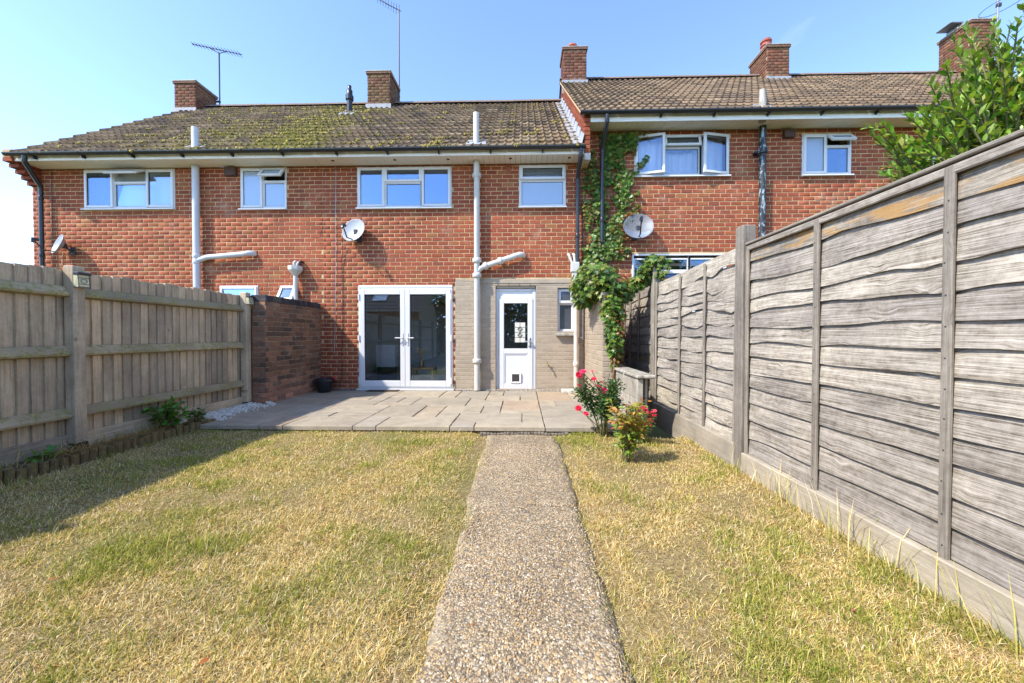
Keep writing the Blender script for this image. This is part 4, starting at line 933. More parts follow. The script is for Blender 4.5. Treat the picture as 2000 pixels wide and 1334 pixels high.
g.prism([(7.12, 3.2), (7.12, 4.02), (yr, zr - .03), (14.9, 4.02), (14.9, 3.2)], 1.136, 1.235, lambda a, b_, h: (h, a, b_)); g.build('gable_wall', 'mortar', hC)
gl = [b_ for b_ in lay((1.13, 14.9, 3.2), (0, -1, 0), (-1, 0, 0), 14.9 - 7.1, 4.4) if 7.1 < b_[0].y < yr and b_[0].z < 3.93 + (b_[0].y - YE) * t40 and b_[0].z > 3.3 + (b_[0].y - YE) * t40]
place_bricks(gl, hC, 0, massname='gable_brickwork')
for i in range(9):
    c = red(); k = MB(); z0 = 3.42 + i * CH; k.box(1.128, 1.236, 7.075, 7.118, z0 - .1, z0 - .1 + CH - .01, .004); o = k.build('corbel_brick', 'brick', hC); o.color = c + (1,)
m = MB(); m.box(1.13, 1.24, 7.06, 7.2, 3.19, 3.315, .006); m.build('kneeler_block', 'pale_concrete', hC)
chimney(hC, UY(1100, 120, 10.7).x, UY(1146, 120, 10.7).x, 10.7, 11.4, 6.98, UY(1120, 91, 10.7).z, (UY(1118, 90, 11).x, 11.05, .13, .3, 'plain'), dark=.75, side='LR')
chimney(hC, UY(1498, 120, 10.7).x, UY(1542, 120, 10.7).x, 10.7, 11.5, 6.98, UY(1520, 86, 10.7).z, (UY(1496, 85, 11.1).x, 11.1, .13, .42, 'louvre'), dark=.85, mosst=.25, side='LR')
x = UY(1176, 400, PY).x; pipe(hC, 'downpipe', 'black_plastic', [(x, 6.995, 3.96), (x, 6.995, 3.84), (x, PY - .02, 3.6), (x, PY, 3.45), (x, PY, UY(1176, 474, PY).z)], .036, [(x, PY, 3.5), (x, PY, 2.2)], 1.2)
x = fx(1489, 350, PY); pC = pipe(hC, 'soil_pipe', 'peeling_black', [(x, PY, ZC + .02), (x, PY, -1.1)], .058, [(x, PY, UY(1489, 296, PY).z)], 1.5)
k = MB(); zz = UY(1489, 296, PY).z; k.box(x - .13, x + .04, PY - .01, 7.5, zz - .03, zz + .015, .006); k.build('pipe_bracket', 'black_plastic', pC)
roof_vent(hC, 1489.5, 176, 222, 7.2, .06, 'stained_concrete', .6)
box_vent(hC, 1528, 257, 1549, 271)
# ---- next house, mostly behind the laurel
hD = thing('brick_house', 'rightmost brick house, seen past the laurel by its chimney and a strip of roof', 'house', (10, 9, -1.2))
wD1 = (1816, 262, 1905, 345); H = [rect(*wD1)]
front(hD, XCD, XR, ZC, H, n_single=120, key=lambda b_: b_[0].x); shell(hD, XCD, XR, ZC)
window(hD, wD1, [(1816, 262, 1860, 345, 'sideL0'), (1860, 262, 1905, 345, 'sideR0')])
roof(hD, XCD, 12.2, 4.01, TC2); gutter(hD, XCD, XR, 4.02); eaves(hD, XCD, XR, ZC, (), .045)
xc = UY(1896, 80, 10.7).x
chimney(hD, xc, xc + .62, 10.7, 11.5, 6.95, UY(1915, 37, 10.7).z, None, dark=.9, mosst=.1, side='LR')
m = MB(); cz = UY(1915, 37, 10.7).z; m.box(xc - .02, xc + .22, 11.0, 11.3, cz, cz + .05, .01); m.box(xc - .25, xc + .05, 10.95, 11.35, cz + .12, cz + .15, .01); m.box(xc + .05, xc + .09, 10.95, 11.35, cz + .02, cz + .15); m.build('chimney_cowl', 'metal_grey', hD)

# ------------------------------------------------------------------ garden walls
Y0, Y1 = 5.86, 7.49
bw = thing('brick_wall', 'old weathered brick wall with dark coping between left fence and house', 'wall', (-4.1, 6.7, -1.2))
m = MB(); m.box(-4.195, -3.988, Y0 + .008, Y1, -1.3, .53); m.build('wall_core', 'old_mortar', bw)
bl = lay((-3.98, Y0, -1.22), (0, 1, 0), (1, 0, 0), Y1 - Y0, 1.75, colour=old, shift=.06) + lay((-4.2, Y0, -1.22), (1, 0, 0), (0, -1, 0), .22, 1.75, colour=old)
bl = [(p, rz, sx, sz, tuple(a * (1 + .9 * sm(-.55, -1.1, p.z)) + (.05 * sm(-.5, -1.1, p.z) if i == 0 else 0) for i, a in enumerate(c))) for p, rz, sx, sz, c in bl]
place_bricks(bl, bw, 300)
n = 21
for i in range(n):
    y = Y0 - .01 + (i + .5) * (Y1 - Y0) / n; m = MB(); m.box(-4.205, -3.97, y - .034, y + .034, .53, .63 + R.uniform(-.004, .003), .006); o = m.build('coping_brick', 'brick', bw)
    f = R.uniform(.7, 1.4); o.color = (.045 * f, .042 * f, .046 * f, 1)
pw = thing('painted_wall', 'taupe painted brick wall between back door and ivy, lit on its side', 'wall', (1.31, 6.6, -1.2))
m = MB(); m.box(1.214, 1.42, 5.845, 7.49, -1.3, .6); m.build('wall_core', 'taupe_paint', pw)
place_bricks(lay((1.21, 7.48, -1.2), (0, -1, 0), (-1, 0, 0), 7.48 - 5.84, 1.8, colour=taupe) + lay((1.21, 5.84, -1.2), (1, 0, 0), (0, -1, 0), .215, 1.8, colour=taupe), pw, 300, 'painted_brick', massname='painted_brickwork')
m = MB(); m.box(1.19, 1.45, 5.82, 7.48, .601, .65, .008); m.build('coping', 'stained_concrete', pw)
lg = UY(1141, 586, 7.3); m = MB(); m.lathe([(0, .062)] + [(.06 * math.sin(math.pi * i / 12), .06 * math.cos(math.pi * i / 12)) for i in range(1, 12)] + [(0, -.06)], 18, (lg.x - .0, 7.33, lg.z)); lt = m.build('wall_lamp', 'cream_iron', smooth=True)
tag(lt, 'round white outdoor globe lamp on the wall under the ivy', 'lamp')
m = MB(); m.box(lg.x - .05, lg.x + .05, 7.385, 7.495, lg.z - .05, lg.z + .05, .008); m.build('lamp_base', 'upvc', lt)
m = MB(); m.tube([(lg.x, 7.46, lg.z - .051), (lg.x, 7.46, lg.z - .75)], .011, 8); m.box(lg.x - .05, lg.x + .01, 7.45, 7.47, lg.z - .72, lg.z - .70); m.build('conduit', 'upvc', lt)

lw = thing('low_wall', 'low grey concrete planter wall with flat capping beside the rose bush', 'wall', (1.5, 5.5, -1.2))
zc = -.5
for i in range(3):
    z0 = -1.3 + i * .26; m = MB(); m.box(1.40, 1.44, 4.74, 6.35, z0, z0 + .255, .006); m.build('concrete_board', 'stained_concrete', lw)
    m = MB(); m.box(1.52, 1.555, 4.80, 6.35, z0, z0 + .255, .006); m.build('concrete_board', 'stained_concrete', lw)
m = MB(); m.box(1.39, 1.46, 4.66, 4.737, -1.3, zc - .022, .008); m.build('concrete_post', 'stained_concrete', lw)
m = MB(); m.box(1.37, 1.60, 4.62, 6.4, zc - .02, zc + .022, .012); m.build('capping', 'stained_concrete', lw)
m = MB(); m.box(1.445, 1.515, 4.9, 6.3, -1.3, -.62); m.build('planter_soil', 'soil', lw)

# ------------------------------------------------------------------ left close-board fence
lf = thing('wooden_fence', 'brown close board fence of upright boards with mossy rails, left of the lawn', 'fence', (-4.3, 1.4, -1.2))
MAT_V = Matrix(((0, 1, 0), (0, 0, 1), (1, 0, 0)))             # local x up, local y towards the garden (+X), local z along +Y
def place_rot(o, mat3): o.rotation_euler = mat3.to_euler(); return o
posts = [5.79, 3.54, 1.29, -.96, -3.2]
FB = []
for s in range(5):
    r = random.Random(s); m = MB(); hl, hw = .795, .056; t0, t1 = .026, .005; ns = 5; V = []
    for i in range(ns + 1):
        x = -hl + 2 * hl * i / ns; wv = r.uniform(-.0015, .0015)
        V += [(x, 0, -hw + wv), (x, t0, -hw + wv), (x, t1, hw + wv), (x, 0, hw + wv)]
    Fc = [(i * 4 + j, i * 4 + (j + 1) % 4, (i + 1) * 4 + (j + 1) % 4, (i + 1) * 4 + j) for i in range(ns) for j in range(4)] + [(0, 1, 2, 3), (ns * 4 + 3, ns * 4 + 2, ns * 4 + 1, ns * 4)]
    me = bpy.data.meshes.new('fence_board'); me.from_pydata(V, [], Fc); me.materials.append(M['brown_wood']); FB.append(me)
y = -3.15; i = 0
while y < 6.12:
    if True:
        o = put('fence_board', R.choice(FB), (-4.326 + R.uniform(-.002, .002), y, -.175 + R.uniform(-.012, .012)), lf, color=(1, 1, 1, 1)); place_rot(o, MAT_V @ Matrix.Rotation(R.uniform(-.004, .004), 3, 'Y')); i += 1
    y += .098 + R.uniform(-.003, .003)
def wood_box(parent, name, mat, cx, cy, cz, lx, ly, lz, mat3=None, ch=.006, poly=None):
    """box of size lx (along the grain) ly lz in its own axes"""
    m = MB()
    if poly: m.prism(poly, -lx / 2, lx / 2, lambda a, b_, h: (h, a, b_))
    else: m.box(-lx / 2, lx / 2, -ly / 2, ly / 2, -lz / 2, lz / 2, ch)
    o = m.build(name, mat, parent, keep=(0, 0, 0)); o.location = (cx, cy, cz); WORLD[o.name] = Vector((cx, cy, cz))
    if mat3 is not None: place_rot(o, mat3)
    return o
MAT_Y = Matrix(((0, -1, 0), (1, 0, 0), (0, 0, 1)))            # local x along +Y, local y towards -X
MAT_YR = Matrix(((0, 1, 0), (-1, 0, 0), (0, 0, 1)))           # local x along -Y, local y towards +X
for i, p in enumerate(posts):
    po = wood_box(lf, 'post', 'brown_wood', -4.25, p, -.27, 1.85, .1, .1, MAT_V)
    m = MB(); m.box(-4.303, -4.197, p - .053, p + .053, -1.25, -1.02); m.build('post_base', 'gap_dark', lf)
spans = [(5.845, 6.0)] + [(posts[i + 1] + .05, posts[i] - .05) for i in range(4)]
for a, b_ in spans:
    for zc_ in (.405, -.155, -.74):
        wood_box(lf, 'rail', 'mossy_rail', -4.302, (a + b_) / 2, zc_, b_ - a, .08, .1, MAT_YR, poly=[(0, -.05), (.07, -.035), (.074, -.015), (.012, .055), (0, .055)])
    k = max(1, round((b_ - a) / 1.1))
    for j in range(k): wood_box(lf, 'gravel_board', 'brown_wood', -4.29, a - .04 + (j + .5) * (b_ - a + .08) / k, -1.09, (b_ - a + .08) / k - .008, .04, .3, MAT_YR)
for p, lab in ((3.54, 'solar fence lamp with cream patterned panels, on the wide near fence post'), (5.79, 'small solar fence lamp with cream panels, on the post next to the brick wall')):
    t = thing('fence_lamp', lab, 'lamp', (-4.2, p, .45), 'solar lamps on the left fence posts')
    z0, z1 = (.455, .6) if p < 4 else (.475, .61)
    m = MB(); m.add([(-4.198, p - .05, z0), (-4.15, p - .042, z0), (-4.15, p + .042, z0), (-4.198, p + .05, z0), (-4.198, p - .05, z1 - .03), (-4.16, p - .05, z1 - .03), (-4.16, p + .05, z1 - .03), (-4.198, p + .05, z1 - .03)],
        [(3, 2, 1, 0), (4, 5, 6, 7), (0, 1, 5, 4), (1, 2, 6, 5), (2, 3, 7, 6)]); m.build('lamp_glass', 'lamp_cream', t)
    m = MB(); m.box(-4.2, -4.14, p - .058, p + .058, z1 - .03, z1 - .005, .005); m.build('lamp_cap', 'dark_metal', t)
    m = MB(); xx = lambda z: -4.15 - .010 * (z - z0) / .12 + .002; zm = (z0 + z1 - .03) / 2
    for q in (-.047, .047): m.tube([(xx(z0), p + q, z0), (xx(z1 - .03), p + q, z1 - .03)], .0025, 6)
    for zz in (z0 + .002, zm + .03, zm - .03): m.tube([(xx(zz), p - .047, zz), (xx(zz), p + .047, zz)], .0024, 6)
    m.tube([(xx(zm) + .001, p + .026 * math.cos(a * .52), zm + .02 * math.sin(a * .52)) for a in range(13)], .0022, 6)
    for q in (-.05, .05): m.tube([(-4.195, p + q, z0), (-4.152, p + q * .9, z0)], .004, 6)
    m.build('lamp_frame', 'dark_metal', t)

# ------------------------------------------------------------------ right waney-lap fence
rf = thing('wooden_fence', 'silver grey fence of horizontal waney lap boards, tall and close on the right', 'fence', (2.0, 3.4, -1.2))
def lap_board(y0, y1, zb, h, seed, wav, buck=0.0, xo=0.0, ztilt=0.0, mat='grey_wood'):
    r = random.Random(seed); Lh = (y1 - y0) / 2; n = 34; V = []
    ph = [r.uniform(0, 6.28) for _ in range(8)]; fr = [r.uniform(1.2, 2.2), r.uniform(3, 5), r.uniform(7, 10)]
    dips = [(r.uniform(-Lh, Lh), r.uniform(.05, .14), r.uniform(-.6, 1.0) * wav * 1.1) for _ in range(3)]
    for i in range(n + 1):
        x = -Lh + 2 * Lh * i / n
        wv = wav * (.5 * math.sin(fr[0] * x + ph[0]) + .35 * math.sin(fr[1] * x + ph[1]) + .22 * math.sin(fr[2] * x + ph[2])) - sum(a * math.exp(-((x - c) / s) ** 2) for c, s, a in dips)
        bu = buck * (math.sin(5.5 * x + ph[3]) * .6 + math.sin(11 * x + ph[4]) * .4); tz = ztilt * x
        zbm = -h / 2 + wv + tz
        V += [(x, .020 + bu, zbm), (x, .030 + bu, zbm), (x, .026 + bu * .7, zbm * .35 + .3 * h * .5), (x, .006 + bu * .2, h / 2 + .035 + tz)]
    Fc = [(i * 4 + j, (i + 1) * 4 + j, (i + 1) * 4 + j + 1, i * 4 + j + 1) for i in range(n) for j in range(3)] + [(0, 1, 2, 3), (n * 4 + 3, n * 4 + 2, n * 4 + 1, n * 4)]
    me = bpy.data.meshes.new('fence_board'); me.from_pydata(V, [], Fc); me.materials.append(M[mat]); me.polygons.foreach_set('use_smooth', [True] * len(me.polygons)); me.set_sharp_from_angle(angle=rad(40))
    o = put('fence_board', me, (2.01 + xo, (y0 + y1) / 2, zb + h / 2), rf); place_rot(o, MAT_Y); return o
def panel(y0, y1, zb, zt, nb, wav, buck, batt, cap, seed, lean=0.0, sag=0.0):
    hs = [1 + R.uniform(-.14, .14) for _ in range(nb)]; k = (zt - zb) / sum(hs); z = zb
    for i, h in enumerate(hs):
        up = sm(.25, .9, i / nb); lap_board(y0 + .005, y1 - .005, z, h * k, seed * 50 + i, wav * (.45 + .9 * up) * R.uniform(.6, 1.3), buck * R.uniform(.5, 1.2), 0, R.uniform(-.006, .006) + sag * up, 'tan_wood' if (seed, i) in ((1, nb - 1), (3, 4)) else 'grey_wood'); z += h * k
    for by, wdt in batt:
        b = wood_box(rf, 'batten', 'grey_post', 1.962, by, (zb + zt) / 2 - .01, zt - zb + (.0 if cap else .04), .022, wdt, MAT_V2)
        if lean: b.rotation_euler = (Matrix.Rotation(lean + R.uniform(-.006, .006), 3, 'X') @ MAT_V2).to_euler()
    if cap: wood_box(rf, 'capping_rail', 'grey_post', 1.985, (y0 + y1) / 2, zt + .012, y1 - y0, .075, .022, MAT_Y); wood_box(rf, 'top_rail', 'grey_wood', 1.965, (y0 + y1) / 2, zt - .028, y1 - y0, .018, .045, MAT_Y)
MAT_V2 = Matrix(((0, -1, 0), (0, 0, -1), (1, 0, 0)))          # local x up, local y towards -X
panel(1.04, 3.43, -1.04, .785, 13, .022, .007, [(1.06, .04), (1.825, .045), (2.62, .045), (3.405, .035)], True, 1)
panel(3.555, 5.72, -1.0, .76, 13, .038, .015, [(3.585, .035), (4.20, .035), (4.86, .035), (5.69, .035)], False, 2, lean=.012, sag=-.02)
panel(5.845, 7.46, -.98, .74, 12, .014, .006, [(5.88, .035), (6.55, .035), (7.05, .035), (7.43, .035)], False, 3, lean=.008)
panel(-1.35, .91, -1.04, .785, 13, .011, .004, [(-.6, .045), (.15, .045)], True, 4)
for p, zt in ((3.49, .97), (5.78, 1.08), (.975, .97), (-1.4, .97)):
    wood_box(rf, 'post', 'grey_post', 1.99, p, (zt - 1.3) / 2, zt + 1.3, .12, .12, MAT_V2, ch=.008)
for a, b_, ztop, x in ((1.04, 3.43, -1.035, 1.955), (3.555, 5.72, -.985, 1.955), (5.845, 7.46, -.975, 1.96), (-1.35, .91, -1.035, 1.955)):
    wood_box(rf, 'gravel_board', 'pale_board', x, (a + b_) / 2, ztop - .16, b_ - a, .05, .32, MAT_Y)

nb_ = MB()
for by in (1.825, 2.62, 4.20, 4.86, 6.55):
    for i in range(12):
        z_ = -.97 + i * .145 + R.uniform(-.01, .01); y_ = by + R.uniform(-.008, .008); nb_.box(1.948, 1.9512, y_ - .0025, y_ + .0025, z_ - .0025, z_ + .0025)
nb_.build('nail_heads', 'dark_metal', rf, kind='stuff')
# ------------------------------------------------------------------ dishes, aerials, cables
def dish(name, label, px, py, Y, r, yaw, tilt, arm, mat='dish_grey', wall=(0, 0)):
    c = UY(px, py, Y); t = thing(name, label, 'satellite dish', c, 'satellite dishes on the house fronts')
    mt = Matrix.Translation(c) @ Matrix.Rotation(yaw, 4, 'Z') @ Matrix.Rotation(tilt, 4, 'X')
    m = MB(mt @ Matrix.Rotation(rad(90), 4, 'X')); n = 28      # lathe axis z -> -y (facing the camera side)
    prof = [(0, -.075)] + [(r * k / 7, -.075 + .075 * (k / 7) ** 2) for k in range(1, 8)] + [(r * 1.02, .004), (r * 1.02, -.008)] + [(r * k / 7, -.083 + .075 * (k / 7) ** 2) for k in range(7, 0, -1)] + [(0, -.083)]
    m.lathe(prof, n); m.build('reflector', mat, t, smooth=True)
    m = MB(mt); m.tube([(0, .03, -r * .8), (0, -.12, -r * 1.02), (0, -arm, -r * .35)], .011, 8); m.build('arm', 'black_plastic', t)
    m = MB(mt); m.tube([(0, -arm - .02, -r * .36), (0, -arm + .07, -r * .25)], .028, 12); m.box(-.02, .02, -arm - .01, -arm + .03, -r * .36 - .06, -r * .36, .005); m.build('receiver', 'black_plastic', t)
    b = mt @ Vector((0, .08, 0)); m = MB(); m.box(b.x - .035, b.x + .035, b.y - .03, b.y + .05, b.z - .05, b.z + .05, .008); m.tube([(b.x, b.y + .02, b.z), (b.x + wall[0], 7.44, b.z + wall[1]), (b.x + wall[0], 7.49, b.z + wall[1])], .018, 8)
    m.box(b.x + wall[0] - .05, b.x + wall[0] + .05, 7.478, 7.493, b.z + wall[1] - .08, b.z + wall[1] + .08, .004); m.build('wall_bracket', 'dark_metal', t); return t
dish('satellite_dish', 'satellite dish seen edge on, low by the black downpipe at the left end', 112, 476, 7.3, .2, rad(-26), rad(-18), .3, wall=(.05, -.08))
dish('satellite_dish', 'grey satellite dish above and left of the french doors', 690, 449, 7.33, .235, rad(-12), rad(-18), .3, wall=(.04, -.1))
dish('satellite_dish', 'see-through mesh satellite dish on the right house beside the ivy', 1247, 441, 7.3, .27, rad(-8), rad(-22), .34, 'mesh_dish', wall=(-.03, -.12))
def cable(label, pts, r, mat='black_plastic'):
    m = MB(); m.tube(pts, r, 6); o = m.build('cable', mat); return tag(o, label, 'cable')
c = lambda px, py, Y=7.488: tuple(UY(px, py, Y))
cable('thin black cable hanging from the middle dish down beside the french doors', [c(668, 462, 7.25), c(669, 474, 7.45), c(668, 520), c(669, 610), c(668, 700), c(668, 742), c(664, 751, 7.46), c(655, 752, 7.42), c(647, 744, 7.4)], .0065)
cable('thin grey cable running straight down the brickwork left of the middle dish', [c(656, 322), c(655.5, 420), c(656, 520), c(655, 600), c(653, 690)], .005, 'metal_grey')
cable('thin dark cable down the brickwork at the far left corner by the downpipe', [c(101, 332), c(101, 420), c(101, 510)], .005)
cable('short cable hanging below the edge-on dish at the left end', [c(123, 492), c(124, 510), c(124, 540)], .005)
def aerial(label, px, pyb, pyt, Y, b0, b1, nel, el_len):
    p0, p1 = UY(px, pyb, Y), UY(px, pyt, Y); t = thing('tv_aerial', label, 'aerial', p0, 'television aerials on the roofs')
    m = MB(); m.tube([(p1.x, Y, p0.z - .4), (p1.x, Y, p1.z)], .02, 8); m.box(p1.x - .12, p1.x + .02, Y - .03, Y + .03, p0.z + .1, p0.z + .13); m.build('mast', 'dark_metal', t)
    a, b_ = UY(b0[0], b0[1], Y - .12), UY(b1[0], b1[1], Y + .12); d = (b_ - a); u = d.normalized(); side = Vector((-u.y, u.x, 0)).normalized()
    m = MB(); m.tube([a, b_], .011, 8); m.tube([a.lerp(b_, .35) - Vector((0, 0, .01)), Vector((p1.x, Y, p1.z - .02)), a.lerp(b_, .68) - Vector((0, 0, .01))], .01, 6); m.build('boom', 'dark_metal', t)
    for i in range(nel):
        p = a.lerp(b_, (i + .3) / nel); l = el_len * (.8 + .4 * i / nel); m = MB(); m.tube([p - side * l, p + side * l], .006, 6); m.tube([p + Vector((0, 0, -.02)), p + Vector((0, 0, .03))], .012, 6); m.build('element', 'dark_metal', t)
    return t
aerial('television aerial on a mast behind the leftmost chimney', 428, 206, 103, 11.5, (375, 86), (473, 107), 15, .13)
aerial('tall television aerial behind the moss covered chimney', 779, 196, 18, 11.6, (736, -3), (783, 22), 9, .17)
p0, p1 = UY(1951, 66, 11.3), UY(1950, -30, 11.3); t = thing('tv_aerial', 'ring shaped aerial on a mast by the chimney behind the laurel', 'aerial', p0, 'television aerials on the roofs')
m = MB(); m.tube([(p1.x, 11.3, p0.z - .5), (p1.x, 11.3, p1.z)], .025, 8); m.build('mast', 'metal_grey', t)
q = UY(1957, 10, 11.3); m = MB(); m.tube([(q.x + .42 * math.cos(i * .314), 11.3 + .42 * math.sin(i * .314), q.z + .08 * math.cos(i * .314)) for i in range(21)], .008, 6); m.box(q.x - .14, q.x - .04, 11.26, 11.34, q.z - .05, q.z + .05, .01); m.build('ring', 'dark_metal', t)

# ------------------------------------------------------------------ pot, interior things, edging, stones
pt = UZ(633, 766, PZ); ps = thing('plant_pot', 'black plastic plant pot standing on the patio against the old brick wall', 'plant pot', (pt.x, 7.2, PZ))
m = MB(); m.lathe([(0, .0), (.105, 0), (.115, .012), (.15, .2), (.17, .205), (.172, .255), (.16, .258), (.158, .215), (0, .2)], 28, (pt.x, 7.2, PZ + .002)); smooth_auto(m.build('pot', 'black_plastic', ps), 40)
m = MB(); m.lathe([(.0, .0), (.155, .0)], 28, (pt.x, 7.2, PZ + .218)); m.build('pot_soil', 'soil', ps)
q = UY(651, 740, 7.42); m = MB(); m.tube([(q.x, 7.40, q.z), (q.x, 7.44, q.z)], .045, 16); m.tube([(q.x, 7.38, q.z), (q.x, 7.41, q.z)], .022, 12); o = m.build('cable_reel', 'cord_red'); tag(o, 'small red round cable end hanging beside the black pot', 'cable reel')
tb = UY(829, 717, 8.3); t = thing('coffee_table', 'small light wooden table inside behind the right french door', 'table', (tb.x, 8.3, PZ))
zt = tb.z; m = MB(); m.box(tb.x - .24, tb.x + .24, 8.1, 8.5, zt - .04, zt, .006); m.build('table_top', 'interior_wood', t)
m = MB(); m.box(tb.x - .2, tb.x + .2, 8.14, 8.46, zt - .2, zt - .18, .003); m.build('shelf', 'interior_wood', t)
for a in (-.215, .215):
    for b_ in (8.125, 8.475): m = MB(); m.box(tb.x + a - .02, tb.x + a + .02, b_ - .02, b_ + .02, PZ + .03, zt - .0405, .003); m.build('leg', 'interior_wood', t)
t = thing('flower_vase', 'vase of dried yellow flowers on the wooden table behind the french doors', 'vase', (tb.x - .07, 8.3, zt)); vx = tb.x - .06
m = MB(); m.lathe([(0, 0), (.05, 0), (.06, .05), (.03, .14), (.025, .19), (.035, .21)], 18, (vx, 8.3, zt)); m.build('vase', 'brass', t, smooth=True)
m = MB()
for i in range(22):
    a, rr_ = R.uniform(0, 6.28), R.uniform(.02, .13); h = R.uniform(.3, .42); e = (vx + rr_ * math.cos(a), 8.3 + rr_ * math.sin(a), zt + h); m.tube([(vx, 8.3, zt + .19), (vx + rr_ * .5 * math.cos(a), 8.3 + rr_ * .5 * math.sin(a), zt + .29), e], .003, 4)
    m.lathe([(0, -.02), (.02, -.005), (.016, .015), (0, .022)], 6, e)
m.build('dried_flowers', 'dried_flower', t)
cb = UY(757, 700, 8.9); m = MB(); m.box(cb.x - .22, cb.x + .22, 8.75, 9.0, PZ + .35, cb.z + .32, .01); o = m.build('white_cabinet', 'cloth_white'); tag(o, 'white cabinet standing inside behind the left french door', 'cabinet')
m = MB(); m.box(cb.x - .2, cb.x + .2, 8.77, 8.98, PZ + .03, PZ + .35, .01); m.build('plinth', 'gap_dark', o)
lp_ = UY(852, 595, 8.8); m = MB(); m.lathe([(.0, .1), (.08, .09), (.2, .02), (.22, -.02), (.2, -.03)], 20, (lp_.x, 8.8, lp_.z)); o = m.build('ceiling_lamp', 'interior_wood', smooth=True); tag(o, 'round woven lamp shade hanging inside above the right french door', 'lamp shade')

le = thing('log_edging', 'weathered log roll edging of short upright logs along the left lawn edge', 'lawn edging', (-4.0, 3.7, -1.2))
y = 2.3; i = 0
while y < 4.78:
    x = -3.99 + .03 * math.sin(y * 2.0) + .1 * sm(4.0, 4.8, y); m = MB(); h = .1 + R.uniform(-.018, .018); z0 = lawn_z(min(x + .1, -3.5), y)
    o = wood_box(le, 'log', 'log_wood', x, y, z0 + h / 2 - .05, h + .1, .07, .066, Matrix.Rotation(R.uniform(-.06, .06), 3, 'X') @ MAT_V, poly=[(.035 * math.cos(a * math.pi / 5), .034 * math.sin(a * math.pi / 5)) for a in range(10)])
    y += .071 + R.uniform(-.003, .004)
m = MB(); ys_ = [-3.2 + .1 * k for k in range(81)]; vs_ = []
for yy in ys_:
    for k, xx in enumerate((-4.28, -4.2, -4.1, -3.99)): vs_.append((xx, yy, -1.085 + .02 * nse(xx, yy, 4, 3) + (.02 if k in (1, 2) else 0)))
m.add(vs_, [(j * 4 + k, j * 4 + k + 1, (j + 1) * 4 + k + 1, (j + 1) * 4 + k) for j in range(80) for k in range(3)]); m.build('flower_bed', 'soil', kind='structure', smooth=True)
for i, (px, py, s, lab) in enumerate(((337, 815, .075, 'larger grey stone lying in the leafy plant by the left fence'), (351, 817, .05, 'smaller grey stone lying right of the larger one by the left fence'))):
    c0 = UX(px, py, -4.1); m = MB()
    me = bpy.data.meshes.new('stone'); bm = bmesh.new(); bmesh.ops.create_icosphere(bm, subdivisions=2, radius=s)
    for v in bm.verts: v.co *= 1 + .35 * noise.noise(v.co * 14 + Vector((i * 5, 0, 0))); v.co.z *= .6
    bm.to_mesh(me); bm.free(); me.materials.append(M['pale_concrete']); me.polygons.foreach_set('use_smooth', [True] * len(me.polygons))
    tag(put('stone', me, (-4.08, c0.y, -1.03)), lab, 'stone')

# ------------------------------------------------------------------ grass, weeds, pebbles
def lawn_z_np(x, y):
    s = lambda a, b_, t: (lambda u: u * u * (3 - 2 * u))(np.clip((t - a) / (b_ - a), 0, 1))
    p = -(1.32 - 0.033 * np.clip(y, -3, 4.5)) - .014 + .034 * s(.44, .6, np.abs(x))
    return np.where(x < 0, p + (-1.15 - p) * s(-.5, -3.9, x), p + (-1.215 - p) * s(.5, 2.0, x))
def noise_grid(scale, seed, lo=(-6, -2), hi=(4, 6), n=180):
    gx = np.linspace(lo[0], hi[0], n); gy = np.linspace(lo[1], hi[1], n)
    g = np.array([[noise.fractal(Vector((x * scale + seed, y * scale, seed * 3.1)), 1.0, 2.0, 4) for x in gx] for y in gy])
    def f(x, y):
        i = np.clip(((x - lo[0]) / (hi[0] - lo[0]) * (n - 1)).astype(int), 0, n - 1); j = np.clip(((y - lo[1]) / (hi[1] - lo[1]) * (n - 1)).astype(int), 0, n - 1)
        return g[j, i]
    return f
NG1, NG2, NG3 = noise_grid(.9, 3.0), noise_grid(3.2, 8.0), noise_grid(7.0, 21.0)
def greenness(x, y):
    g = .06 + .36 * NG1(x, y) + .42 * NG2(x, y) + .25 * NG3(x, y)
    bl = lambda cx, cy, rx, ry, a: a * np.exp(-((x - cx) / rx) ** 2 - ((y - cy) / ry) ** 2)
    g = g + bl(-3.3, 3.9, .7, 1.3, .22) + bl(-1.3, 4.2, .35, .3, .45) + bl(.6, 4.25, .3, .35, .45) + bl(-2.2, 2.0, .45, .3, .42) + bl(-.75, 1.95, .15, .25, .4) + bl(.75, 3.3, .35, .8, .2) + bl(-.55, 3.9, .15, .7, .2) + bl(1.6, 1.7, .5, .5, .15)
    return g
def blades(n, x, y, h, wd, lean, col, z=None):
    az_ = NR.uniform(0, 2 * np.pi, n); z = lawn_z_np(x, y) if z is None else z
    d = np.stack([np.cos(az_), np.sin(az_)], 1); s = np.stack([-d[:, 1], d[:, 0]], 1)
    # a blade rises, then bends over in its own direction
    c1, s1 = np.cos(lean), np.sin(lean); l2 = np.clip(lean + NR.uniform(.1, .7, n), 0, 1.62); c2, s2 = np.cos(l2), np.sin(l2)
    b0 = np.stack([x, y, z - .004], 1)
    m = b0 + np.concatenate([d * (s1 * h * .55)[:, None], (c1 * h * .55)[:, None]], 1)
    t = m + np.concatenate([d * (s2 * h * .5)[:, None], (c2 * h * .5)[:, None]], 1)
    sw = np.concatenate([s * wd[:, None], np.zeros((n, 1))], 1)
    V = np.stack([b0 - sw * .5, b0 + sw * .5, m + sw * .42, m - sw * .42, t], 1).reshape(-1, 3)
    k = (np.arange(n) * 5)[:, None]
    Fq = np.array([[0, 1, 2, 3]]) + k; Ft = np.array([[3, 2, 4]]) + k
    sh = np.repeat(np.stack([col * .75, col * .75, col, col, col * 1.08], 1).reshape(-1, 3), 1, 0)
    return V, Fq, Ft, sh
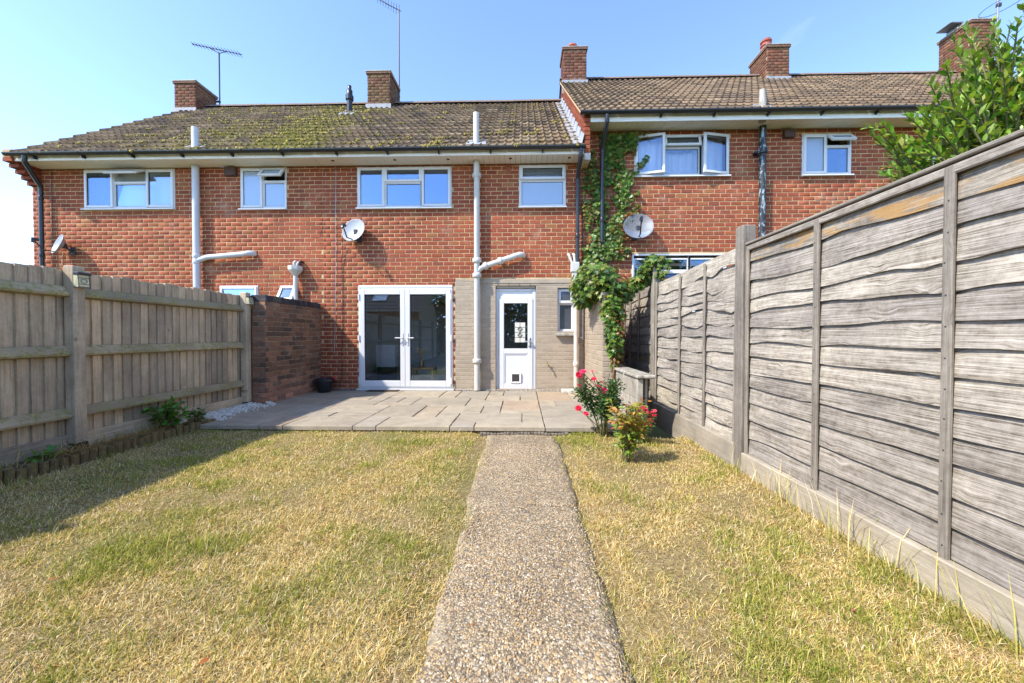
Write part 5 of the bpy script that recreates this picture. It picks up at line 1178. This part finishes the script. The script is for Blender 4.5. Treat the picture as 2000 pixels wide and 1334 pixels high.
def grass_object(name, parts):
    V = []; Fq = []; Ft = []; C = []; o = 0
    for v, a, b_, c in parts: V.append(v); Fq.append(a + o); Ft.append(b_ + o); C.append(c); o += len(v)
    me = fast_mesh(name, np.concatenate(V), [np.concatenate(Fq), np.concatenate(Ft)], np.concatenate(C)); me.materials.append(M['grass_blade'])
    return put(name, me, (0, 0, 0), None, 'stuff')
STRAW = np.array([(.75, .575, .27), (.67, .47, .16), (.86, .73, .46), (.38, .24, .08), (.76, .57, .22)]); GREEN = np.array([(.29, .33, .045), (.37, .38, .07), (.2, .25, .035), (.48, .43, .11)])
def lawn_blades(n, x, y, hmul=1.0, gadd=0.0):
    g = greenness(x, y) + gadd; isg = NR.uniform(0, 1, n) < np.clip(g, .04, .9)
    col = np.where(isg[:, None], GREEN[NR.integers(0, 4, n)], STRAW[NR.integers(0, 5, n)]) * NR.uniform(.65, 1.25, n)[:, None]
    dead = (NG2(x + .7, y - .4) > .22) & ~isg; col[dead] = col[dead] * np.array([.95, .93, 1.05])
    h = (NR.gamma(4, .0052, n) + .007) * hmul * (1 + .5 * np.clip(NG2(x, y), -.5, .7)); wd = NR.uniform(.0016, .0036, n) * (.75 + .16 * np.clip(y, 1, 5))
    lean = np.clip(np.where(isg, NR.normal(.6, .35, n), NR.normal(1.1, .38, n)), 0, 1.5)
    return blades(n, x, y, h, wd, lean, col)
def sample_lawn(n):
    # density falls with the distance: many where each blade can be seen
    y = 0.9 * (4.5 / 0.9) ** NR.uniform(0, 1, int(n * 1.9)); x = NR.uniform(-4.0, 2.0, len(y))
    vis = (np.abs(x) / np.maximum(y, .1) < 1.6) & ~((x > PXL - .015 + NR.normal(0, .022, len(x))) & (x < PXR + .015 + NR.normal(0, .022, len(x))))
    vis &= ~((x < -3.86) & (y > 2.0))
    x, y = x[vis], y[vis]; return x[:n], y[:n]
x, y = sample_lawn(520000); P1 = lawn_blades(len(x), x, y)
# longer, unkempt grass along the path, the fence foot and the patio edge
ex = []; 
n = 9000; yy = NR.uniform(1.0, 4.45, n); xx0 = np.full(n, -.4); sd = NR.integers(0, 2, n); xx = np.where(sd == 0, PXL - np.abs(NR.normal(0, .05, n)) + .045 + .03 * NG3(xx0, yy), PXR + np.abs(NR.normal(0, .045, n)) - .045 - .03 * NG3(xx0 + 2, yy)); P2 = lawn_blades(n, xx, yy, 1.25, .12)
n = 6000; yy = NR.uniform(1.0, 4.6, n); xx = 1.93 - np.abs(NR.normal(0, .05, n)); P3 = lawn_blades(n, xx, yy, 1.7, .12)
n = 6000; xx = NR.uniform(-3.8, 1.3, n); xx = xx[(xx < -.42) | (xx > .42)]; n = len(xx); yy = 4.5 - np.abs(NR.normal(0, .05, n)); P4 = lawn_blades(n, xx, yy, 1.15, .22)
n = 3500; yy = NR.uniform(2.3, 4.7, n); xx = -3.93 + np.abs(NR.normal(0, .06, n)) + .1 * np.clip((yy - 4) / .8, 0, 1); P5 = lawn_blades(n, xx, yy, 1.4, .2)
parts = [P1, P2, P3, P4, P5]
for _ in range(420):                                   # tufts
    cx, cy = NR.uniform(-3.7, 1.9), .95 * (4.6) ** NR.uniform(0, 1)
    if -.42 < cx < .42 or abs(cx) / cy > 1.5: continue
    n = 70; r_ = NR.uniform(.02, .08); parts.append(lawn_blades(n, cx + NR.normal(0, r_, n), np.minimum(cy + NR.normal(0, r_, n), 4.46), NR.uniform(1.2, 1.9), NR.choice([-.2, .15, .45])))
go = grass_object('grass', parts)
# long stalks and weeds at the foot of the fences
n = 130; y = NR.uniform(1.05, 3.4, n); x = 1.9 + NR.uniform(-.12, .05, n); col = np.where((NR.uniform(0, 1, n) < .45)[:, None], GREEN[NR.integers(0, 4, n)], STRAW[NR.integers(0, 5, n)])
Q1 = blades(n, x, y, NR.uniform(.12, .34, n), NR.uniform(.003, .0055, n), NR.uniform(.05, .6, n), col)
n = 420; y = NR.uniform(2.2, 4.6, n); x = -4.12 + NR.normal(0, .07, n); col = np.where((NR.uniform(0, 1, n) < .4)[:, None], GREEN[NR.integers(0, 4, n)], STRAW[NR.integers(0, 5, n)] * .8)
Q2 = blades(n, x, y, NR.uniform(.06, .24, n), NR.uniform(.003, .006, n), NR.uniform(.3, 1.4, n), col, np.full(n, -1.07))
n = 1500; y = NR.uniform(3.2, 4.75, n); x = -4.05 + NR.normal(0, .06, n); Q3 = blades(n, x, y, NR.uniform(.05, .16, n), NR.uniform(.002, .004, n), NR.uniform(1.0, 1.5, n), STRAW[NR.integers(0, 5, n)] * np.array([.75, .6, .5]), NR.uniform(-1.07, -1.03, n))
grass_object('weeds', [Q1, Q2, Q3])

def rand_rot(n, tilt=3.14):
    d = NR.normal(size=(n, 3)); d /= np.linalg.norm(d, axis=1, keepdims=True); up = NR.normal(size=(n, 3)); return frame(d, up)
ico_v = []; bm = bmesh.new(); bmesh.ops.create_icosphere(bm, subdivisions=1, radius=1); ico_v = [tuple(v.co * Vector((1, .8, .55))) for v in bm.verts]; ico_f = [tuple(v.index for v in f.verts) for f in bm.faces]; bm.free()
n = 1500; y = NR.uniform(4.72, 5.9, n); t = np.abs(NR.normal(0, .09, n)); x = np.where(y < 5.8, -4.17 + t * 1.4 + .14 * np.clip((4.95 - y) / .25, 0, 1), -3.95 + t * .5); x = np.minimum(x, -3.80)
z = PZ + .004 + np.clip(.05 - t * .25, 0, .05) * NR.uniform(.3, 1, n)
cc = NR.uniform(.5, .78, n)[:, None] * np.array([1, .92, .78])
inst('gravel', ico_v, ico_f, np.stack([x, y, z], 1), rand_rot(n), NR.uniform(.009, .02, n), cc, 'pebble_mass', smooth=True)
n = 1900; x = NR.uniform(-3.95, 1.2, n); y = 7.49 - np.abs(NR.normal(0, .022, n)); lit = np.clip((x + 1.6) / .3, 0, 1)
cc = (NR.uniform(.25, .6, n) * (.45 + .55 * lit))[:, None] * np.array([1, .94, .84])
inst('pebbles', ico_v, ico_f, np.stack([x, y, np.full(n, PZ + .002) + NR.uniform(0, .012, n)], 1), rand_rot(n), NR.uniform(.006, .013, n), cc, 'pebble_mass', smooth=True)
# loose stones standing proud of the worn aggregate path
n = 12000; y = .9 * (4.45 / .9) ** NR.uniform(0, 1, n); x = NR.uniform(PXL + .01, PXR - .01, n)
pal = np.array([(.42, .315, .185), (.47, .375, .25), (.41, .265, .11), (.24, .19, .135), (.52, .445, .33), (.34, .245, .14), (.18, .135, .095)])
tt = (x - PXL) / (PXR - PXL); z = np.array([path_z(b_) for b_ in y]) + .01 * (1 - (2 * tt - 1) ** 2)
inst('path_pebbles', ico_v, ico_f, np.stack([x, y, z - .001], 1), rand_rot(n), NR.uniform(.0035, .0085, n), pal[NR.integers(0, 7, n)] * NR.uniform(.8, 1.15, n)[:, None], 'pebble_mass', smooth=True)

# ------------------------------------------------------------------ leaves
LONG_V = [(0, 0, 0), (.17, .28, .045), (-.17, .28, .045), (.19, .6, .03), (-.19, .6, .03), (0, .3, 0), (0, .62, -.02), (0, 1, -.1)]
LONG_F = [(0, 1, 5), (0, 5, 2), (5, 1, 3, 6), (5, 6, 4, 2), (6, 3, 7), (6, 7, 4)]
OVAL_V = [(x * 1.55, y, z) for x, y, z in LONG_V]
IVY_V = [(0, 0, 0), (.22, -.12, .02), (.5, .12, -.03), (.3, .32, .03), (.42, .62, -.02), (.14, .6, .03), (0, 1.0, -.08), (-.14, .6, .03), (-.42, .62, -.02), (-.3, .32, .03), (-.5, .12, -.03), (-.22, -.12, .02), (0, .35, .0)]
IVY_F = [(12, 1, 2, 3), (12, 3, 4, 5), (12, 5, 6), (12, 6, 7), (12, 7, 8, 9), (12, 9, 10, 11), (12, 11, 0, 1)]
def leaf_mesh(name, V, Fc, mat='leaf_one'):
    me = bpy.data.meshes.new(name); me.from_pydata(V, [], Fc); me.materials.append(M[mat]); me.polygons.foreach_set('use_smooth', [True] * len(me.polygons)); return me
def leaves(parent, V, Fc, P, D, U, S, C, single=0, name='leaf', mass='foliage'):
    P = np.asarray(P); Rm = frame(np.asarray(D), np.asarray(U)); S = np.asarray(S); C = np.asarray(C); n = len(P)
    order = np.argsort((P ** 2).sum(1)); one, rest = order[:single], order[single:]
    me = leaf_mesh(name, V, Fc)
    for i in one:
        o = put(name, me, P[i], parent, None, rot=Matrix(Rm[i].tolist()).to_euler(), color=tuple(C[i]) + (1,), scale=(S[i],) * 3)
    if len(rest): inst(mass, V, Fc, P[rest], Rm[rest], S[rest], C[rest], 'leaf_mass', parent, 'stuff', True)
nrm = lambda a: a / np.maximum(1e-9, np.linalg.norm(a, axis=1, keepdims=True))

# ivy: climbing skin on the house front, a shaggy mass on the painted wall, a hanging column, a trail over the fence post
iv = thing('ivy_plant', 'ivy climbing the brick front between the two houses and tumbling over the painted wall', 'ivy', (1.36, 5.75, -.6))
def inpoly(px, py, poly):
    r_ = False; j = len(poly) - 1
    for i in range(len(poly)):
        if (poly[i][1] > py) != (poly[j][1] > py) and px < (poly[j][0] - poly[i][0]) * (py - poly[i][1]) / (poly[j][1] - poly[i][1]) + poly[i][0]: r_ = not r_
        j = i
    return r_
P, D, U, S, C = [], [], [], [], []
IG = [(.11, .19, .03), (.08, .15, .025), (.16, .24, .045), (.05, .105, .02), (.23, .28, .06)]; IB = [(.22, .11, .03), (.30, .17, .05), (.18, .08, .025)]
def on_wall(poly, n, brown, th, s=(.045, .085)):
    x0, x1 = min(p[0] for p in poly), max(p[0] for p in poly); y0, y1 = min(p[1] for p in poly), max(p[1] for p in poly); k = 0; t = 0
    while k < n and t < n * 30:
        t += 1; px, py = R.uniform(x0, x1), R.uniform(y0, y1)
        if not inpoly(px, py, poly): continue
        v = noise.fractal(Vector((px * .028, py * .02, 2)), 1, 2, 3)
        if v < th + R.uniform(-.15, .15): continue
        p = UY(px, py, 7.5 - R.uniform(.015, .08 + .06 * max(0, v))); P.append(p[:]); a = R.gauss(0, .7)
        D.append((math.sin(a), -R.uniform(.25, .8), -math.cos(a))); U.append((R.gauss(0, .35), -1, R.uniform(.0, .8))); S.append(R.uniform(*s)); C.append(tuple(c * R.uniform(.75, 1.25) for c in (R.choice(IB) if R.random() < brown else R.choice(IG)))); k += 1
on_wall([(1172, 262), (1245, 258), (1240, 300), (1236, 345), (1222, 400), (1214, 440), (1216, 505), (1170, 505), (1166, 430), (1160, 380), (1178, 330)], 2300, .06, -.26)
on_wall([(1140, 300), (1160, 290), (1168, 330), (1164, 400), (1172, 480), (1150, 480), (1138, 400)], 420, .3, -.1)
on_wall([(1160, 260), (1285, 255), (1285, 268), (1180, 275)], 130, .2, -.2, (.035, .06))
on_wall([(1205, 430), (1250, 395), (1252, 405), (1235, 430), (1225, 500), (1205, 500)], 330, .75, -.25)
on_wall([(1230, 330), (1264, 300), (1268, 306), (1238, 350)], 45, .05, -.6)
on_wall([(1215, 385), (1248, 370), (1246, 380), (1222, 405)], 45, .2, -.6)
on_wall([(1135, 480), (1230, 470), (1235, 520), (1130, 520)], 330, .15, -.1)
def blob(c, r_, n, s, brown=.02, droop=.7, dens=.15):
    for _ in range(n):
        d = Vector((R.gauss(0, 1), R.gauss(0, 1), R.gauss(0, 1))).normalized(); f = R.uniform(.55, 1.05) * (1 + .35 * noise.noise(d * 2.1 + Vector(c)))
        p = Vector(c) + Vector((d.x * r_[0] * f, d.y * r_[1] * f, d.z * r_[2] * f)); P.append(p[:])
        D.append((d.x * .6 + R.gauss(0, .4), d.y * .6 + R.gauss(0, .4) - .2, -droop + R.gauss(0, .3))); U.append((d.x + R.gauss(0, .3), d.y - .3 + R.gauss(0, .3), d.z + .5 + R.gauss(0, .3)))
        S.append(R.uniform(*s)); C.append(tuple(q * R.uniform(.7, 1.25) for q in (R.choice(IB) if R.random() < brown else R.choice(IG))))
blob((1.20, 6.35, .88), (.38, .55, .30), 1300, (.055, .1)); blob((1.22, 6.2, .82), (.34, .5, .3), 700, (.05, .09)); blob((1.05, 6.5, .72), (.2, .4, .26), 420, (.055, .095)); blob((1.42, 6.05, .72), (.27, .32, .24), 620, (.055, .1), .12)
blob((1.36, 5.85, .40), (.17, .17, .34), 520, (.055, .09)); blob((1.39, 5.82, -.03), (.13, .12, .34), 360, (.05, .085)); blob((1.40, 5.83, -.36), (.08, .08, .2), 90, (.04, .075), .3)
for i in range(9):
    t = i / 8; blob((1.55 + .42 * t, 5.95 - .12 * t, .62 + .5 * t ** 1.3), (.13, .12, .12 - .03 * t), 85, (.05, .085))
blob((2.0, 5.78, 1.1), (.17, .15, .09), 130, (.05, .085)); blob((2.05, 5.7, .95), (.1, .1, .14), 60, (.05, .08))
leaves(iv, IVY_V, IVY_F, P, D, U, S, C, 300)
m = MB()
for k in range(16):
    p = Vector((1.3 + R.uniform(-.1, .25), 7.47, .5)); q = [p.copy()]
    tx = R.uniform(-.3, .75)
    for i in range(9): p = p + Vector((tx / 9 + R.gauss(0, .03), 0, R.uniform(.22, .38))); q.append(p.copy())
    q = [v for v in q if v.z < 3.85 and 1.0 < v.x < 2.15]
    if len(q) > 2: m = MB(); m.tube(q, [.012 * (1 - .07 * i) for i in range(len(q))], 5); m.build('stem', 'stem_brown', iv, smooth=True)
for k in range(6):
    q = [Vector((1.40 + R.uniform(-.05, .05), 5.8 + R.uniform(-.03, .06), -1.15 + i * .22)) + Vector((R.gauss(0, .015), R.gauss(0, .015), 0)) for i in range(9)]; m = MB(); m.tube(q, .018, 6); m.build('stem', 'stem_brown', iv, smooth=True)

# laurel: long shoots set with glossy leaves, standing behind the right fence
la = thing('laurel_tree', 'bright green laurel bush rising behind the right fence', 'tree', (3.9, 3.4, -1.3))
P, D, U, S, C = [], [], [], [], []; st = MB()
LG = [(.19, .30, .035), (.15, .26, .03), (.26, .38, .05), (.10, .19, .025), (.32, .41, .07)]
tips = [(1693, 248, 3.1), (1700, 262, 3.2), (1722, 240, 3.0), (1745, 268, 3.1), (1770, 225, 3.0), (1800, 222, 3.1), (1712, 282, 3.3), (1735, 310, 3.2), (1760, 330, 3.0), (1815, 160, 3.1), (1830, 195, 2.9), (1848, 130, 3.0), (1865, 100, 3.1),
        (1860, 75, 3.3), (1880, 55, 3.2), (1905, 60, 3.2), (1930, 70, 3.1), (1950, 85, 3.0), (1975, 45, 3.0), (1990, 40, 2.9), (1900, 105, 2.9), (1850, 210, 2.8), (1790, 260, 2.9), (1830, 250, 2.7), (1870, 170, 2.8), (1780, 300, 2.8), (1720, 262, 3.0), (1845, 168, 3.2), (1940, 40, 3.3), (1995, 10, 3.0)]
tips = [UY(*t) for t in tips]
core = Vector((4.2, 3.3, .6))
for k in range(7000):
    d = Vector((R.gauss(0, 1), R.gauss(0, .7), R.gauss(0, 1))).normalized(); f = R.uniform(.55, 1.0); t = Vector((4.25, 3.25, 1.45)) + Vector((d.x * 1.2 * f, d.y * .9 * f, d.z * 1.05 * f))
    a_, b_ = t.x / t.y, t.z / t.y
    if t.z > .5 and t.x > 2.3 and a_ > .9 and b_ < (.5 if a_ < 1.0 else .57 if a_ < 1.08 else .68 if a_ < 1.12 else .82) and len(tips) < 1150: tips.append(t)
for t in tips:
    t = Vector(t); base = t.lerp(core, R.uniform(.22, .34)) + Vector((R.gauss(0, .05), R.gauss(0, .05), R.gauss(0, .05))); ax = t - base
    if ax.length > .7: base = t - ax.normalized() * .7; ax = t - base
    sag = Vector((0, 0, .06)); q = [base, base.lerp(t, .5) + sag, t]; st.tube(q, [.008, .006, .003], 5, cap=False)
    n = int(8 + ax.length * 20)
    for i in range(n):
        u = (i + .5) / n; p = base.lerp(t, u) + sag * (1 - (2 * u - 1) ** 2); a = i * 2.4 + R.uniform(-.4, .4); s1 = ax.orthogonal().normalized(); s2 = ax.normalized().cross(s1)
        sp = (s1 * math.cos(a) + s2 * math.sin(a)); d = ax.normalized() * (.55 + .7 * u) + sp * (1.0 - .45 * u) + Vector((0, 0, .12 - .25 * R.random()))
        P.append(p[:]); D.append(d[:]); U.append((R.gauss(0, .35) - .1, R.gauss(0, .35) - .25, 1.0)); S.append(R.uniform(.06, .1) * (.75 if u > .9 else 1)); C.append(tuple(c * R.uniform(.75, 1.2) for c in (R.choice(LG) if R.random() > .02 else (.45, .4, .06))))
leaves(la, [(x * .95, y, z) for x, y, z in LONG_V], LONG_F, P, D, U, S, C, 300)
for k in range(7):
    e = core + Vector((R.gauss(0, .5), R.gauss(0, .3), R.uniform(.1, .7))); st.tube([(3.9 + R.gauss(0, .12), 3.4 + R.gauss(0, .1), -1.4), (3.95 + R.gauss(0, .15), 3.35, -.3), e], [.05, .04, .02], 8)
st.build('branches', 'stem_green', la)

# rose bush with pink-red flowers
def bush(name, label, cat, base, r_, h, n, s, cols, V=OVAL_V, F_=LONG_F, single=0, up=.4, stems=12, low=.12, thin=1.0):
    t = thing(name, label, cat, base); b = Vector(base); P, D, U, S, C = [], [], [], [], []; ends = []
    for k in range(stems):
        a = R.uniform(0, 6.28); e = b + Vector((math.cos(a) * r_ * R.uniform(.3, .95), math.sin(a) * r_ * R.uniform(.3, .95), h * R.uniform(.55, 1.0))); mid = b.lerp(e, .5) + Vector((0, 0, h * .12)); m = MB(); m.tube([b + Vector((R.gauss(0, .02), R.gauss(0, .02), -.04)), mid, e], [.007, .005, .0025], 5, cap=False); m.build('stem', 'stem_green', t); ends.append(e)
        for i in range(n // stems):
            u = R.uniform(low, 1) ** .7; p = (b.lerp(mid, u * 2) if u < .5 else mid.lerp(e, u * 2 - 1)); d = Vector((R.gauss(0, 1), R.gauss(0, 1), R.gauss(up, .6))).normalized()
            p = p + d * R.uniform(0, r_ * .32 * thin); P.append(p[:]); D.append(d[:]); U.append((R.gauss(0, .4), R.gauss(-.2, .4), 1)); S.append(R.uniform(*s)); c = cols(p, u); C.append(tuple(q * R.uniform(.75, 1.2) for q in c))
    leaves(t, V, F_, P, D, U, S, C, single); return t, ends
PET = None
def rose_mesh():
    V, Fc = [], []; 
    for ring_, (n, r0, hh, el) in enumerate(((7, 1.0, .15, .35), (6, .78, .45, .75), (5, .52, .62, 1.1), (4, .28, .7, 1.35))):
        for i in range(n):
            a = 2 * math.pi * (i + ring_ * .37) / n; wv = math.pi / n * 1.25; o = len(V); c0, s0 = math.cos(el), math.sin(el)
            for (da, rr_) in ((-.35, .15), (.35, .15), (wv / .9, .75), (wv * .45, 1.0), (-wv * .45, 1.0), (-wv / .9, .75)):
                V.append((r0 * rr_ * c0 * math.cos(a + da * (1 if rr_ > .5 else 1)), r0 * rr_ * c0 * math.sin(a + da), r0 * rr_ * s0 + hh * .3 - .1 * (rr_ > .9)))
            Fc.append(tuple(range(o, o + 6)))
    return leaf_mesh('flower', V, Fc, 'petal')
ROSE = rose_mesh()
def flowers(t, pts, s, cols):
    for p in pts:
        c = R.choice(cols); f = R.uniform(.85, 1.15); o = put('flower', ROSE, p, t, None, rot=(R.uniform(.2, 1.1), R.uniform(-.5, .5), R.uniform(-.6, .6)), color=(c[0] * f, c[1] * f, c[2] * f, 1), scale=(s * R.uniform(.85, 1.15),) * 3)
RG = [(.04, .095, .025), (.06, .13, .03), (.09, .17, .04), (.03, .07, .022)]
yb = 4.42; xb = UY(1177, 800, yb).x
rb, ends = bush('rose_bush', 'pink flowering rose bush at the corner of the patio before the low concrete wall', 'rose bush', (xb, yb, lawn_z(xb, yb)), .3, .66, 3600, (.02, .042), lambda p, u: R.choice(RG), stems=16, low=.25)
flowers(rb, [UY(px, py, yb - .12 + .03 * (i % 4)) for i, (px, py) in enumerate(((1130, 733), (1139, 727), (1160, 741), (1174, 748), (1168, 756), (1180, 763), (1131, 755), (1130, 798), (1144, 809)))], .04, [(.72, .03, .09), (.66, .02, .06), (.75, .06, .16)])
flowers(rb, [UY(px, py, yb - .05) for px, py in ((1157, 725), (1210, 785), (1216, 780), (1219, 791), (1204, 782))], .02, [(.7, .2, .22), (.6, .3, .25)])
for px, py in ((1130, 733), (1139, 727), (1160, 741), (1131, 755), (1130, 798), (1144, 809), (1157, 725)):
    e = UY(px, py, yb - .08); m = MB(); m.tube([(xb + R.gauss(0, .02), yb, e.z - .25), (e.x * .6 + xb * .4, yb - .03, e.z - .1), e - Vector((0, 0, .01))], .004, 5, cap=False); m.build('flower_stem', 'stem_green', rb)
ys2 = 3.62; xs2 = UY(1222, 850, ys2).x
YG = [(.2, .27, .03), (.27, .31, .04), (.13, .21, .03)]; OR = [(.48, .27, .05), (.5, .35, .06), (.42, .17, .06), (.36, .3, .05)]
sb, _ = bush('shrub', 'small yellow green shrub turning orange at the top, on the lawn by the right fence', 'shrub', (xs2, ys2, lawn_z(xs2, ys2)), .22, .58, 700, (.035, .07), lambda p, u: R.choice(OR) if (p.z > -.87 and R.random() < .7) or R.random() < .09 else R.choice(YG), V=[(x * 1.2, y, z) for x, y, z in LONG_V], single=300, up=.1, stems=14, low=.12, thin=.9)
yr_ = 4.25; xr_ = UY(1252, 810, yr_).x
rb2, ends = bush('flowering_bush', 'low bush of small dark pink flowers at the foot of the right fence', 'bush', (xr_, yr_, -1.22), .2, .42, 700, (.02, .04), lambda p, u: R.choice([(.12, .19, .03), (.17, .24, .04), (.22, .2, .04), (.08, .14, .03)]), stems=14)
flowers(rb2, [UY(px, py, yr_ - .15 + .02 * (i % 5)) for i, (px, py) in enumerate(((1250, 799), (1256, 796), (1262, 801), (1268, 805), (1274, 806), (1279, 803), (1276, 812), (1272, 819), (1275, 824), (1270, 829), (1264, 806), (1247, 804), (1281, 812), (1258, 803), (1268, 813)))], .021, [(.62, .03, .06), (.55, .02, .05), (.68, .08, .12)])
nb, _ = bush('leafy_plant', 'bright green leafy weed growing against the foot of the left fence', 'plant', (-4.08, 4.28, -1.08), .2, .3, 170, (.05, .095), lambda p, u: R.choice([(.10, .24, .03), (.13, .29, .04), (.07, .17, .02)]), V=[(x * 1.25, y, z) for x, y, z in OVAL_V], single=170, up=.1, stems=9)
nb, _ = bush('leafy_plant', 'dark green trailing weed lying right of the grey stones by the left fence', 'plant', (-4.03, 4.62, -1.08), .14, .17, 60, (.045, .075), lambda p, u: R.choice([(.06, .14, .025), (.09, .19, .03)]), V=OVAL_V, single=60, up=.0, stems=6)
nb, _ = bush('leafy_plant', 'low green weed in front of the wide near fence post', 'plant', (-4.1, 3.15, -1.1), .12, .12, 50, (.04, .07), lambda p, u: R.choice([(.10, .22, .03), (.13, .27, .04)]), V=OVAL_V, single=50, up=.0, stems=6)
for i, (px, py, c, s, lab) in enumerate(((410, 1285, (.42, .13, .03), .05, 'orange brown fallen leaf on the lawn left of the path, nearest the camera'), (546, 1028, (.62, .12, .14), .03, 'pink petal fallen on the lawn left of the path'), (1661, 1190, (.7, .1, .2), .035, 'bright pink petal fallen on the lawn near the right fence'),
        (95, 1133, (.4, .14, .02), .04, 'orange fallen leaf lying far left on the lawn'), (926, 1219, (.5, .2, .03), .025, 'small orange leaf lying on the gravelly path'))):
    d = ray(px, py); z0 = -1.2
    for _ in range(8): q = d * (z0 / d.z); z0 = lawn_z(q.x, q.y) + .035 if not PXL < q.x < PXR else path_z(q.y) + .014
    o = put('fallen_leaf', leaf_mesh('fallen_leaf', OVAL_V, LONG_F), q, None, None, rot=(R.uniform(-.2, .2), R.uniform(-.2, .2), R.uniform(0, 6)), color=c + (1,), scale=(s * .7,) * 3); tag(o, lab, 'leaf')

# raised moss cushions in the laps of the tiles
P = []; su, cu = math.sin(PIT), math.cos(PIT); t = 0
while len(P) < 2900 and t < 400000:
    t += 1; xx = R.uniform(-9.0, 1.0); r_ = R.randrange(ROWS); s_ = r_ * GA + R.gauss(.02, .05)
    yy = YE + s_ * cu; v = moss_at(xx, yy) + .5 * noise.fractal(Vector((xx * 2.2, yy * 2.2, 4)), 1, 2, 4)
    if R.random() > max(0.0, v - .40) * 2.4: continue
    P.append((xx, yy - .045 * su, 3.41 + s_ * su + .045 * cu))
P = np.array(P); n = len(P); mc = np.array([(.26, .2, .038), (.2, .165, .035), (.34, .26, .045), (.12, .1, .03), (.17, .135, .04)])[NR.integers(0, 5, n)] * NR.uniform(.7, 1.2, n)[:, None]
for hs, sel in ((hA, P[:, 0] < XAB), (hB, P[:, 0] >= XAB)):
    k = int(sel.sum()); inst('moss', ico_v, ico_f, P[sel], rand_rot(k), NR.uniform(.012, .04, k) , mc[sel], 'pebble_mass', hs, 'stuff', True)

# ------------------------------------------------------------------ what stands behind the camera and shows only in the door glass
ob = thing('garden_outbuilding', 'tiled brick outbuilding seen only as a reflection in the french doors', 'outbuilding', (-8, -8, -1.4))
m = MB(); m.box(-10.5, -5.7, -10.4, -6.1, -1.4, 1.3); m.prism([(-6.1, 1.3), (-10.4, 1.3), (-8.25, 3.0)], -10.5, -5.7, lambda a, b_, h: (h, a, b_)); m.build('wall', 'mortar', ob)
place_bricks(lay((-5.7, -6.093, -1.4), (-1, 0, 0), (0, 1, 0), 4.8, 2.7), ob, 0)
m = MB()
for r_ in range(9):
    a, b_ = -5.95 - r_ * .256, -5.95 - (r_ + 1) * .256 - .04; za, zb2 = 1.28 + r_ * .2, 1.28 + (r_ + 1) * .2 + .03
    for k in range(17): x = -10.6 + k * .3; m.add([(x + .01, a, za + .035), (x + .29, a, za + .035), (x + .29, b_, zb2), (x + .01, b_, zb2), (x + .01, a, za), (x + .29, a, za)], [(0, 1, 2, 3), (4, 5, 1, 0)])
o = m.build('roof_tiles', 'roof_tile', ob, kind='stuff'); o.color = (.13, .1, .08, .4)
m = MB(); m.ring(-8.6, -7.8, 1.9, 2.6, .06, -6.9, -6.84); m.box(-8.54, -7.86, -6.89, -6.87, 1.96, 2.54); m.m = None
for i, v in enumerate(m.v): m.v[i] = Vector((v.x, -6.0 - (v.z - 1.28) * 1.27 + (v.y + 6.87), v.z + .09))
m.build('rooflight', 'upvc', ob)
n = 30000; P = np.stack([NR.uniform(-16, 16, n), -13 + NR.normal(0, .45, n), NR.uniform(-1.4, 2.9, n)], 1); P[:, 2] += .5 * np.array([nse(a, 1, .5, 2) for a in P[:, 0]])
hc = np.array([(.05, .10, .02), (.08, .14, .03), (.035, .075, .018), (.1, .15, .035)])[NR.integers(0, 4, n)]
inst('hedge', OVAL_V, LONG_F, P, rand_rot(n), NR.uniform(.2, .38, n), hc, 'leaf_mass')
